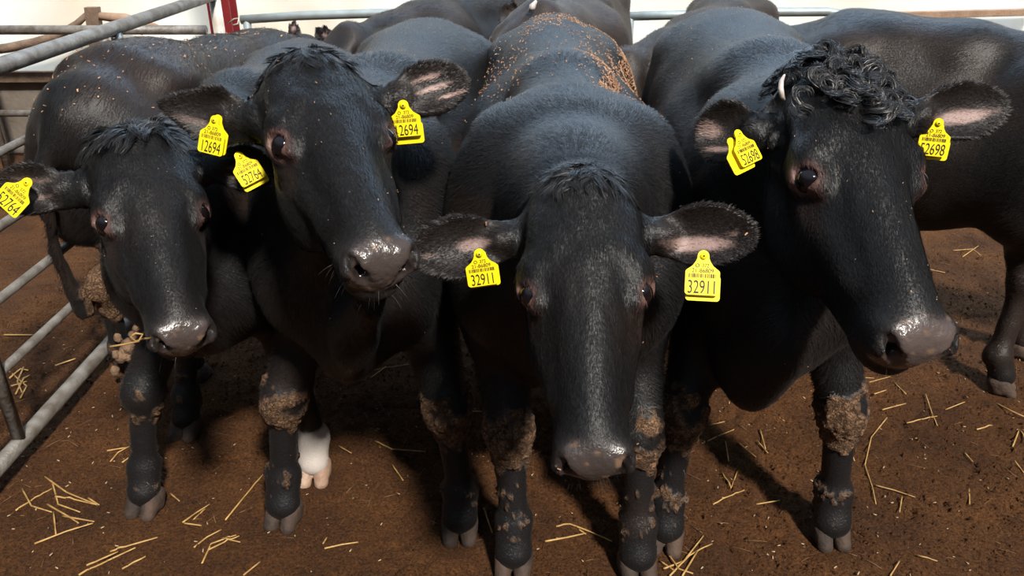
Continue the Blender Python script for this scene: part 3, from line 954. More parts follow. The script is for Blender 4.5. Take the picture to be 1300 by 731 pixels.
# ------------------------------------------------------------------ ear tags
def text_mesh(body, size, extr=0.0002):
    cu = bpy.data.curves.new('text', 'FONT')
    cu.body = body; cu.size = size; cu.extrude = extr; cu.align_x = 'CENTER'; cu.align_y = 'CENTER'
    o = bpy.data.objects.new('text', cu); COL.objects.link(o)
    dg = bpy.context.evaluated_depsgraph_get()
    me = bpy.data.meshes.new_from_object(o.evaluated_get(dg))
    bpy.data.objects.remove(o)
    V = np.empty(len(me.vertices) * 3, np.float32); me.vertices.foreach_get('co', V)
    return me, V.reshape(-1, 3)

def tag_outline(w, h):
    pts = []
    hb = h * .62; r = w * .10
    def arc(cx, cy, r_, a0, a1, n=5):
        for i in range(n + 1):
            a = math.radians(a0 + (a1 - a0) * i / n); pts.append((cx + r_ * math.cos(a), cy + r_ * math.sin(a)))
    yb = -h / 2; yt = yb + hb
    arc(w / 2 - r, yb + r, r, -90, 0)
    arc(w / 2 - r, yt - r * .8 - h * .06, r, 0, 50)
    nk = w * .17
    pts.append((w * .30, yt + h * .03)); pts.append((nk * 1.25, yt + h * .13)); pts.append((nk * 1.02, yt + h * .20))
    arc(0, h / 2 - nk, nk, 0, 180, 8)
    pts.append((-nk * 1.02, yt + h * .20)); pts.append((-nk * 1.25, yt + h * .13)); pts.append((-w * .30, yt + h * .03))
    arc(-w / 2 + r, yt - r * .8 - h * .06, r, 130, 180)
    arc(-w / 2 + r, yb + r, r, 180, 270)
    return pts

def ear_tag(cow, px, py, d, roll=0, yaw=0, pitch=0, number='32911', code='21-86809', w=.062, h=.078, back=(.004, -.010), show_small=True):
    r, u, n = RGT.copy(), UPV.copy(), -FWD.copy()
    def rotp(a, b, ang):
        c, s = math.cos(math.radians(ang)), math.sin(math.radians(ang))
        return a * c + b * s, b * c - a * s
    r, u = rotp(r, u, roll)
    r, n = rotp(r, n, yaw)      # turn about own up
    u, n = rotp(u, n, pitch)
    o = P(px, py, d)
    root = cow['root']; base = cow['base']
    outl = tag_outline(w, h); k = len(outl); th = .0008
    def plate(shift, sc=1.0):
        V = []
        for zz in (-th, th):
            for (x, y) in outl:
                # slight bow of the plastic
                z_ = zz + .10 * (y - h / 2) ** 2 * 2 + shift[2]
                V.append(o + r * (x * sc + shift[0]) + u * (y * sc + shift[1]) + n * z_)
        V = np.array(V)
        cf, cb = V[k:].mean(0), V[:k].mean(0)
        V = np.vstack([V, cf, cb])
        Q = [(i, (i + 1) % k, k + (i + 1) % k, k + i) for i in range(k)]
        T = [(2 * k, k + i, k + (i + 1) % k) for i in range(k)] + [(2 * k + 1, (i + 1) % k, i) for i in range(k)]
        return V, Q, T
    t = geo_obj('ear_tag', plate((0, 0, 0)), M_TAG, root, smooth=False)
    t['label'] = 'yellow plastic ear tag printed ' + number
    geo_obj('tag_backing', plate((back[0], back[1], -.010)), M_TAG, t, smooth=False)
    # button
    bt = tube_geo([o + u * (h / 2 - w * .17) + n * .001 - n * 0.008, o + u * (h / 2 - w * .17) + n * .0035], [w * .10, w * .10], 14)
    geo_obj('tag_button', bt, M_TAG, t)
    bh = tube_geo([o + u * (h / 2 - w * .17) + n * .003, o + u * (h / 2 - w * .17) + n * .0042], [w * .028, w * .028], 8)
    geo_obj('tag_hole', bh, M_INK, t)
    # print
    def put(txt, size, x, y, sx=1.0, nm='tag_number'):
        me, V = text_mesh(txt, size)
        V = V.copy(); V[:, 0] *= sx
        zb = .10 * 2 * (V[:, 1] + y - h / 2) ** 2
        Wd = o + np.outer(V[:, 0] + x, r) + np.outer(V[:, 1] + y, u) + np.outer(V[:, 2] + zb + th + .0005, n) - base
        me.vertices.foreach_set('co', Wd.astype(np.float32).ravel()); me.update()
        me.materials.clear(); me.materials.append(M_INK)
        oo = link(nm, me, t)
        return oo
    put(number, h * .42, 0, -h * .335, .66 * w / .062)
    if show_small:
        put(code, h * .135, 0, h * .04, .95, 'tag_code')
        put('372', h * .12, w * .07, h * .155, .9, 'tag_code')
        # round country mark and barcode
        ring = []
        for i in range(24):
            a = 2 * math.pi * i / 24
            for rr in (h * .045, h * .030):
                x_, y_ = -w * .16 + rr * math.cos(a), h * .155 + rr * math.sin(a)
                ring.append(o + r * x_ + u * y_ + n * (.2 * (y_ - h / 2) ** 2 + th + .0006))
        Qr = [(2 * i, 2 * ((i + 1) % 24), 2 * ((i + 1) % 24) + 1, 2 * i + 1) for i in range(24)]
        geo_obj('tag_mark', (np.array(ring), Qr, []), M_INK, t, smooth=False)
        rg = np.random.default_rng(5); V, Q = [], []
        x = -w * .40
        while x < w * .38:
            bw = rg.choice([.0006, .0010, .0016]); y0, y1 = -h * .115, -h * .025
            b = len(V)
            for xx, yy in ((x, y0), (x + bw, y0), (x + bw, y1), (x, y1)):
                V.append(o + r * xx + u * yy + n * (.2 * (yy - h / 2) ** 2 + th + .0006))
            Q.append((b, b + 1, b + 2, b + 3)); x += bw + rg.choice([.0006, .0010, .0014])
        geo_obj('tag_barcode', (np.array(V), Q, []), M_INK, t, smooth=False)
    return t

#@@SETTING
# ------------------------------------------------------------------ the setting
def build_floor():
    xs = np.concatenate([np.arange(-7.0, -2.0, .05), np.arange(-2.0, 2.6, .011), np.arange(2.6, 7.0, .05)])
    ys = np.concatenate([np.arange(-.6, 1.0, .04), np.arange(1.0, 3.2, .011), np.arange(3.2, 5.62, .03)])
    X, Y = np.meshgrid(xs, ys, indexing='ij'); Z0 = np.zeros_like(X)
    Z = .018 * fbm(X, Y, Z0, 2.2, 3, 1) + .010 * fbm(X, Y, Z0, 9, 4, 2) + .014 * np.abs(fbm(X, Y, Z0, 26, 3, 3, .6)) + .004 * vnoise(X, Y, Z0, 80, 8) - .012 * sstep(.08, 0, np.abs(fbm(X, Y, Z0, 4, 3, 21)))
    for (fx, fy) in ALLFEET:
        d = np.hypot(X - fx, Y - fy)
        Z = Z * sstep(.03, .16, d) - .004 * sstep(.12, .04, d) + .008 * np.exp(-((d - .12) / .035) ** 2)
    nx, ny = X.shape
    V = np.stack([X, Y, Z], -1).reshape(-1, 3)
    i = (np.arange(nx - 1)[:, None] * ny + np.arange(ny - 1)[None]).ravel()
    Q = np.stack([i, i + ny, i + ny + 1, i + 1], 1)
    me = mesh_np('floor', V, [Q], True, M_BED)
    o = link('floor', me); o['kind'] = 'structure'
    return xs, ys, Z

def ground_z(x, y):
    i = min(max(np.searchsorted(GX, x), 0), len(GX) - 1); j = min(max(np.searchsorted(GY, y), 0), len(GY) - 1)
    return GZ[i, j]

def cam_side(*v): return nrm(-FWD + np.array(v))

SPECS = {}
SPECS['A'] = dict(withers=(-.82, 1.93), rump=(-.72, 2.95), g=.86, gh=.98, wid=.92, neck=.95,
    head=(np.array([-.725, 1.527, 1.24]), (.348, -.673, -.653), (.389, -.53, .753), .88),
    feet=[tuple(on_ground(187, 645)[:2]), tuple(on_ground(400, 606)[:2]), tuple(on_ground(232, 560)[:2] + [0, .05]), (-.60, 3.02)],
    ears=[dict(side='L', base=P(94, 243, 1.55), tip=P(-14, 238, 1.50), N=cam_side(0, 0, .1), W=.052, cup=.030,
               pink=[(.42, .25, .22, .14, .35), (.5, -.35, .3, .1, .25)]),
          dict(side='R', base=P(268, 208, 1.62), tip=P(345, 218, 1.66), N=cam_side(0, 0, 0), W=.05)],
    palehoof=(1,), sock=(1,), mud=[.75, 0, .3, 0], leg=.95, legres=.010, hindfree=True, brown=.05, nose=1.1, hairs=(90000, 90000))
SPECS['B'] = dict(withers=(-.40, 1.84), rump=(-.28, 2.95), g=.98, gh=1.03, wid=1.0,
    head=(np.array([-.378, 1.557, 1.384]), (.371, -.796, -.478), (.257, -.407, .876), 1.0),
    feet=[tuple(on_ground(362, 660)[:2]), tuple(on_ground(584, 678)[:2]), (-.48, 3.05), (-.10, 3.1)],
    ears=[dict(side='L', base=P(306, 158, 1.52), tip=P(201, 130, 1.50), N=cam_side(-.1, 0, -.15), W=.058, pointed=True, cup=.026,
               pink=[(.55, .3, .3, .12, .25)]),
          dict(side='R', base=P(494, 128, 1.56), tip=P(594, 98, 1.60), N=cam_side(.1, 0, 0), W=.055, cup=.022,
               pink=[(.72, -.45, .20, .10, 1.), (.55, -.02, .26, .12, 1.), (.52, .38, .22, .11, .9)])],
    mud=[1, 1.05, 0, 0], legres=.010, brown=-.1, dewlap=[P(470, 375, 1.55), P(450, 420, 1.75), P(440, 455, 1.95)], hairs=(100000, 140000))
SPECS['C'] = dict(withers=(.135, 1.74), rump=(.14, 2.88), g=1.02, gh=1.045, wid=1.14, rw=.74,
    head=(np.array([.124, 1.341, 1.204]), (.012, -.722, -.692), (-.02, -.692, .721), 1.0),
    feet=[tuple(on_ground(652, 722)[:2]), tuple(on_ground(808, 726)[:2]), (.0, 3.0), (.38, 3.0)],
    ears=[dict(side='L', base=P(652, 303, 1.46), tip=P(521, 324, 1.42), N=cam_side(-.05, 0, .0), W=.060, cup=.036,
               pink=[(.38, -.02, .20, .20, .6), (.80, .12, .07, .08, .4)]),
          dict(side='R', base=P(828, 300, 1.46), tip=P(963, 298, 1.42), N=cam_side(.05, 0, .0), W=.060, cup=.036,
               pink=[(.42, -.25, .34, .28, .85), (.75, .05, .08, .08, .4)])],
    mud=[1.05, 1, 0, 0], legres=.010, brown=-.15, nose=.8, hairs=(100000, 170000))
SPECS['D'] = dict(withers=(.67, 1.80), rump=(.74, 2.88), g=1.06, gh=1.06, wid=1.0,
    head=(np.array([.650, 1.590, 1.347]), (.075, -.800, -.595), (.150, -.585, .797), 1.16),
    feet=[tuple(on_ground(843, 690)[:2]), tuple(on_ground(1052, 684)[:2]), (.52, 3.05), (.92, 3.05)],
    ears=[dict(side='L', base=P(966, 165, 1.58), tip=P(880, 170, 1.66), N=cam_side(-.25, 0, .05), W=.066, cup=.040,
               pink=[(.75, -.1, .2, .30, .7), (.6, .5, .2, .12, .6)]),
          dict(side='R', base=P(1160, 150, 1.58), tip=P(1286, 133, 1.60), N=cam_side(.15, 0, .0), W=.060, cup=.032,
               pink=[(.52, -.15, .34, .26, .85)])],
    mud=[1, 1.1, 0, 0], legres=.010, brown=-.15, nose=1.6, dlr=.10, dewlap=[P(985, 425, 1.85), P(955, 450, 1.95), P(950, 468, 2.08)], hairs=(110000, 150000))

def bg(withers, rump, head, feet, **k):
    d = dict(withers=withers, rump=rump, head=head, feet=feet, face=False, mud=[0] * 4, hairs=(12000, 70000)); d.update(k); return d
def bear(hf, W=.055, l=.17):
    out = []
    for s, nme in ((-1, 'L'), (1, 'R')):
        b = hf.w((s * .105, .05, -.09)); t = hf.w((s * .27, .03, -.10))
        out.append(dict(side=nme, base=b, tip=t, N=hf.R @ np.array([0, .3, 1.]), W=W))
    return out
def bghead(o, Y, Z, s=1.0):
    h = (np.array(o), Y, Z, s); return h, bear(head_frame(*h))
hE, eE = bghead((-1.02, 4.12, 1.03), (.15, .62, -.77), (.1, .78, .62))
eE[0].update(base=P(371, 47, 4.05), tip=P(373, 23, 4.02), N=cam_side(0, 0, 0), W=.030)
SPECS['E'] = bg((-1.08, 3.70), (-1.32, 2.62), hE, [(-1.25, 3.68), (-.95, 3.72), (-1.47, 2.66), (-1.20, 2.60)], ears=eE, g=.98, gh=.93, rz=1.06, tail=.14, mud=[0, 0, 1.5, 1.2], brown=.3)
hF, eF = bghead((-.80, 3.98, 1.10), (-.45, -.5, -.74), (-.3, -.6, .74))
SPECS['F'] = bg((-.48, 4.25), (-.02, 4.95), hF, [(-.55, 4.4), (-.40, 4.1), (-.12, 5.05), (.12, 4.95)], ears=eF, g=.95, gh=.98, brown=.3)
hJ, eJ = bghead(P(678, 0, 3.08), (-.62, -.40, -.68), (-.55, -.55, .62))
SPECS['J'] = bg((.30, 3.85), (.42, 4.80), hJ, [(.15, 3.80), (.48, 3.80), (.28, 4.95), (.60, 4.95)], ears=eJ, coat=(.030, .023, .020), g=.95, gh=1.02, brown=.55, eyes=True, face=True)
hK, eK = bghead((.50, 3.66, 1.02), (-.3, -.45, -.85), (-.2, -.75, .6))
SPECS['K'] = bg((.92, 3.95), (1.25, 4.75), hK, [(.80, 4.0), (1.05, 3.9), (1.1, 4.95), (1.42, 4.85)], ears=eK, coat=(.018, .014, .012), g=.97, gh=.96, brown=.6)
hH, eH = bghead((2.60, 2.30, 1.12), (.6, -.4, -.7), (.5, -.5, .7))
SPECS['H'] = bg((1.90, 2.63), (1.19, 3.12), hH, [(2.02, 2.82), (1.82, 2.52), (1.34, 3.45), (1.14, 3.12)], ears=eH, g=1.03, gh=1.03, brown=.35)
# the near pair of feet of this one is seen side by side at the frame's edge
SPECS['H']['feet'] = [(2.03, 2.78), (1.81, 2.52), (1.32, 3.36), (1.10, 3.06)]
ALLFEET = [f[:2] for k in SPECS for f in SPECS[k]['feet']]

GX, GY, GZ = build_floor()

def build_wall():
    xs = np.arange(-7.0, 7.01, .05); zs = np.arange(.50, 3.2, .05)
    X, Zz = np.meshgrid(xs, zs, indexing='ij')
    Y = 5.6 + .035 * fbm(X, X * 0, Zz, 1.6, 3, 4) + .03 * np.abs(fbm(X * .5 + Zz * .8, X * 0, Zz * .3, 2.6, 2, 14))
    nx, nz = X.shape
    V = np.stack([X, Y, Zz], -1).reshape(-1, 3)
    i = (np.arange(nx - 1)[:, None] * nz + np.arange(nz - 1)[None]).ravel()
    Q = np.stack([i, i + nz, i + nz + 1, i + 1], 1)
    o = link('wall_back', mesh_np('wall_back', V, [Q], True, M_TARP)); o['kind'] = 'structure'
    m = o.modifiers.new('thick', 'SOLIDIFY'); m.thickness = .004
    g = join_geo([box_geo((0, 5.585, .26), (7.0, 0, 0), (0, .05, 0), (0, 0, .27))] +
                 [box_geo((x, 5.53, .26), (.012, 0, 0), (0, .008, 0), (0, 0, .27)) for x in np.arange(-6.6, 6.7, 1.2)])
    o = geo_obj('wall_back_panel', g, M_BOARD, None, False); o['kind'] = 'structure'
    o.name = 'trim_1'
build_wall()

# timber batten clamping the tarpaulin, right of the herd
b0, b1 = at_y(1075, 21, 5.53), at_y(1320, 15, 5.53)
o = geo_obj('timber_batten', box_geo((b0 + b1) / 2, (b1 - b0) / 2, (0, .02, 0), (0, 0, .022)), M_WOOD2, None, False)
bevel_mod(o, .004); tag(o, 'pale brown timber batten running along the white tarpaulin at the right', 'batten')
b0, b1 = at_y(-60, 98, 5.50), at_y(75, 97, 5.50)
o = geo_obj('timber_rail', box_geo((b0 + b1) / 2, (b1 - b0) / 2, (0, .025, 0), (0, 0, .035)), M_WOOD, None, False)
bevel_mod(o, .005); tag(o, 'weathered brown timber rail along the foot of the cream tarpaulin at left', 'rail')
# timber brace with a stub post behind the pen rail
pts = [at_y(x, y, 5.45) for x, y in ((-30, 66), (10, 61), (45, 54), (75, 45), (98, 30), (112, 17))]
t = thing('timber_brace', 'curved weathered brown timber brace with a short stub against the cream tarpaulin', 'brace', at_y(116, 60, 5.45))
geo_obj('bent_brace', tube_geo(pts, [.028, .03, .03, .028, .022, .018], 8), M_WOOD, t)
q0, q1 = at_y(117, 9, 5.45), at_y(124, 62, 5.45)
geo_obj('stub_post', box_geo((q0 + q1) / 2, (.042, 0, 0), (0, .025, 0), (q1 - q0) / 2 * -1), M_WOOD, t, False)
geo_obj('cross_piece', tube_geo([at_y(122, 20, 5.45), at_y(160, 24, 5.45), at_y(200, 34, 5.45)], [.024, .034, .016], 8), M_WOOD2, t)

# pen gate on the left, running away from the viewer
GXX = -1.56
def on_gate(px, py):
    r = FWD + RGT * (px - 650) / FPX - UPV * (py - 365.5) / FPX
    return CAMP + r * (GXX / r[0])
gt = thing('metal_gate', 'galvanised tubular metal gate with slanting-looking rails at the left edge', 'gate', (GXX, 2.0, 0))
y0, y1 = 1.2, 4.45
rails = []
for (py, rad) in ((84, .026), (193, .013), (287, .015), (379, .015), (473, .015), (590, .025)):
    h = on_gate(0, py)[2]; rails.append(h)
    geo_obj('rail', tube_geo([(GXX, y0, h), (GXX, (y0 + y1) / 2, h), (GXX, y1, h)], rad, 16), M_GALV, gt)
ys = on_gate(25, 560)[1]
geo_obj('stile', tube_geo([(GXX, ys, rails[-1]), (GXX, ys, rails[0])], .020, 14), M_GALV, gt)
geo_obj('stile', tube_geo([(GXX, 3.3, rails[-1]), (GXX, 3.3, rails[0])], .018, 14), M_GALV, gt)
geo_obj('end_stile', tube_geo([(GXX, y1, 0.02), (GXX, y1, rails[0] + .03)], .030, 14), M_PALEPOST, gt)
# lug and brace seen below the top rail
yl = on_gate(146, 40)[1]
geo_obj('lug', tube_geo([(GXX, yl, rails[0] - .01), (GXX, yl, rails[0] - .12)], .020, 12), M_GALV2, gt)

# red steel column with a pale stop beside it
rp = at_y(286, 40, 4.75)
t = thing('steel_column', 'dark red painted steel column behind the far end of the gate', 'column', (rp[0], 4.75, 0))
x0 = rp[0]
geo_obj('flange', box_geo((x0, 4.70, 1.2), (.062, 0, 0), (0, .006, 0), (0, 0, 1.2)), M_RED, t, False)
geo_obj('flange', box_geo((x0, 4.82, 1.2), (.062, 0, 0), (0, .006, 0), (0, 0, 1.2)), M_RED, t, False)
geo_obj('web', box_geo((x0, 4.76, 1.2), (.006, 0, 0), (0, .06, 0), (0, 0, 1.2)), M_RED, t, False)
px_ = at_y(276, 20, 4.62)[0]
post = geo_obj('gate_post', box_geo((px_, 4.62, .66), (.024, 0, 0), (0, .024, 0), (0, 0, .66)), M_PALEPOST, None, False)
bevel_mod(post, .006); tag(post, 'pale painted square gate post in front of the red steel column', 'post')
pts = [at_y(290, 30, 4.6), at_y(297, 24, 4.58), at_y(303, 23, 4.58), at_y(302, 30, 4.57), at_y(296, 32, 4.57)]
o = geo_obj('tie_wire', tube_geo(pts, .004, 6), M_PALEPOST, post)

# rear rails
def rear(name, label, pts, rad, stubs, mat, y=5.2):
    t = thing(name, label, 'rail', at_y(pts[0][0], pts[0][1], y) * [1, 1, 0])
    W_ = [at_y(a, b, y) for a, b in pts]
    geo_obj('top_rail', tube_geo(W_, rad, 14), mat, t)
    h = W_[1][2]
    geo_obj('lower_rail', tube_geo([w * [1, 1, .42] for w in W_[:2]] if len(W_) < 4 else [w * [1, 1, .42] for w in W_[:-2]], rad * .8, 12), mat, t)
    for a, b in stubs:
        q = at_y(a, b, y)
        geo_obj('upright', tube_geo([(q[0], y, 0.0), (q[0], y, q[2])], rad * .95, 12), mat, t)
rear('rear_hurdle', 'grey tubular rear hurdle behind the gate rail at upper left', [(-60, 38), (262, 38)], .028, [(-40, 38), (130, 38)], M_GALV)
rear('rear_hurdle', 'blue-grey tubular hurdle starting just right of the red column', [(306, 25), (380, 20), (480, 17), (560, 16)], .027, [(313, 24)], M_GALV2)
rear('rear_hurdle', 'blue-grey tubular hurdle with a rounded end behind the right-hand cattle', [(790, 21), (860, 19), (960, 15.5), (1050, 15), (1068, 18), (1078, 26), (1080, 40)], .027, [(800, 21)], M_GALV2)

# ------------------------------------------------------------------ the herd
cA = build_cow('small black cow at far left, straw in its muzzle, ear tags 52764', SPECS['A'], seed=11)
cB = build_cow('black cow second from the left with ear tags 12694, head raised and turned', SPECS['B'], seed=12)
cC = build_cow('black cow in the centre with head lowered to the viewer, ear tags 32911', SPECS['C'], seed=13)
cD = build_cow('large black cow at right with curly poll and pale horn stub, ear tags 52698', SPECS['D'], seed=14)
cE = build_cow('black cow seen from behind beside the gate, leftmost of the rear cattle', SPECS['E'], seed=15, fine=.016, coarse=.018)
cF = build_cow('black cow far behind the second cow, its ear against the rear rail', SPECS['F'], seed=16, fine=.016, coarse=.022)
cJ = build_cow('dark brown-black cow behind the centre cow, one eye and forehead showing', SPECS['J'], seed=17, fine=.010, coarse=.022)
cK = build_cow('brownish black cow behind the large curly-headed cow, only its back showing', SPECS['K'], seed=18, fine=.016, coarse=.022)
cH = build_cow('black cow standing side-on at the right edge, head out of the picture', SPECS['H'], seed=19, fine=.016, coarse=.018)

poll_hair(cA, 'tuft', 46, 20, .050)
poll_hair(cB, 'fringe', 80, 20, .034)
poll_hair(cC, 'flat', 70, 20, .032)
poll_hair(cD, 'curly', 150, 30, .055)
for c in (cA, cB, cC, cD): whiskers(c)

# pale horn stub on the large cow's poll
pts = [P(996, 95, 1.52), P(992, 103, 1.515), P(991, 112, 1.512), P(993, 122, 1.515), P(996, 127, 1.52)]
geo_obj('horn_stub', tube_geo(pts, [.002, .0045, .0055, .0045, .002], 10), M_SCAR, cD['root'])

# white mark on the forehead of the brown-black cow behind
mk = P(676, 9, 3.02)
geo_obj('white_mark', tube_geo([mk + [-.012, .02, -.018], mk + [0, .005, 0], mk + [.014, .02, .020]], [.004, .014, .005], 8), M_SCAR, cJ['root'])
# ear tags
ear_tag(cA, 22, 246, 1.49, roll=-42, yaw=0, number='52764', w=.058, h=.074, back=(-.006, -.004))
ear_tag(cA, 312, 212, 1.57, roll=37, yaw=-32, pitch=14, number='52764', w=.056, h=.066)
ear_tag(cB, 270, 171, 1.498, roll=-15, yaw=10, pitch=12, number='12694', w=.052, h=.072, back=(0, .002))
ear_tag(cB, 514, 150, 1.553, roll=5, pitch=20, yaw=0, number='12694', w=.060, h=.070, back=(.002, -.016))
ear_tag(cC, 611, 339, 1.422, roll=8, yaw=0, pitch=22, number='32911', w=.056, h=.070, back=(.002, -.006))
ear_tag(cC, 892, 346, 1.39, roll=-3, yaw=0, number='32911', w=.060, h=.078)
ear_tag(cD, 945, 186, 1.55, roll=26, yaw=-26, number='52698', w=.057, h=.072, back=(-.016, -.008))
ear_tag(cD, 1187, 174, 1.585, roll=-7, yaw=6, pitch=18, number='52698', w=.058, h=.074, back=(.006, -.008))

# dung clods clinging to the hind leg of the cow by the gate
rg = np.random.default_rng(3)
for i in range(16):
    c = P(146 + rg.random() * 40, 395 + rg.random() * 78, 2.93 + rg.random() * .05)
    n_ = 10; Vs = []; Qe = []
    rx = .012 + .014 * rg.random()
    for a in range(n_ + 1):
        for b in range(n_):
            th, ph = math.pi * a / n_, 2 * math.pi * b / n_
            d = np.array([math.sin(th) * math.cos(ph), math.sin(th) * math.sin(ph), 1.35 * math.cos(th)])
            Vs.append(c + rx * d * (1 + .25 * float(vnoise(d[0] + i, d[1], d[2], 2.0, 3))))
    for a in range(n_):
        for b in range(n_): Qe.append((a * n_ + b, (a + 1) * n_ + b, (a + 1) * n_ + (b + 1) % n_, a * n_ + (b + 1) % n_))
    geo_obj('mud_clod', (np.array(Vs), Qe, []), M_CLOD, cE['root'])

# ------------------------------------------------------------------ chaff caught in the coats
def chaff(cow, count, dens, label, size=.0045):
    V, Q, N, ar, rng = cow['V'], cow['Q'], cow['N'], cow['ar'], cow['rng']
    fc = V[Q[:, 0]]
    p = ar * dens(fc, N[Q[:, 0]])
    cdf = np.cumsum(p); cdf /= cdf[-1]
    fi = np.minimum(np.searchsorted(cdf, rng.random(count)), len(Q) - 1)
    q = Q[fi]; a, b = rng.random((count, 1)), rng.random((count, 1))
    pos = (V[q[:, 0]] * (1 - a) + V[q[:, 1]] * a) * (1 - b) + (V[q[:, 3]] * (1 - a) + V[q[:, 2]] * a) * b
    n = N[q[:, 0]] + rng.normal(0, .35, (count, 3)); n /= np.linalg.norm(n, axis=1)[:, None]
    d = np.cross(n, rng.normal(0, 1, (count, 3))); d /= np.linalg.norm(d, axis=1)[:, None]
    s = np.cross(n, d)
    l_ = size * (.5 + rng.random((count, 1)) ** 2 * 1.6); w_ = size * .28 * (.6 + rng.random((count, 1)))
    c = pos + N[q[:, 0]] * .0055
    vs = []
    for sn in (-1, 1):
        for (x, y) in ((-1, -.6), (1, -1), (.8, .8), (-1, .6)):
            vs.append(c + d * l_ * x * .5 + s * w_ * y + n * .0007 * sn)
    VV = np.stack(vs, 1).reshape(-1, 3)
    i = np.arange(count)[:, None] * 8
    QQ = np.concatenate([i + np.array([[3, 2, 1, 0]]), i + np.array([[4, 5, 6, 7]])] + [i + np.array([[k, (k + 1) % 4, 4 + (k + 1) % 4, 4 + k]]) for k in range(4)])
    o = geo_obj('wood_chaff', (VV, QQ, []), M_CHAFF, None, False)
    tag(o, label, 'chaff', kind='stuff')
def dC(p, n):
    t = cC['BF'].loc(p[:, 0], p[:, 1], p[:, 2])
    base = sstep(.25, .9, n[:, 2]) * sstep(.15, .45, t[1])
    side = sstep(-.02, .10, t[0]) * sstep(.25, .12, np.abs(t[0] - .19)) * (n[:, 2] > .1) * sstep(.05, .35, t[1])
    nz = sstep(-.15, .5, fbm(p[:, 0], p[:, 1], p[:, 2], 9, 3, 6))
    lw = sstep(-.02, -.2, t[0]) * sstep(.3, .5, t[1]) * .5
    return (base * .45 + side * 1.4 + lw * (n[:, 2] > .2)) * sstep(-.30, -.02, t[0]) * (nz + .04) + .001
chaff(cC, 5600, dC, 'orange-brown wood chaff scattered over the centre cow\'s back')
up = lambda p, n: sstep(.2, .8, n[:, 2]) + .03
chaff(cB, 350, up, 'few specks of wood chaff on the second cow from the left', .0018)
chaff(cD, 450, up, 'few specks of wood chaff on the large curly-headed cow', .0018)
chaff(cA, 200, up, 'few specks of wood chaff on the small cow at far left', .0018)
chaff(cE, 320, up, 'few specks of wood chaff on the cow seen from behind by the gate', .007)

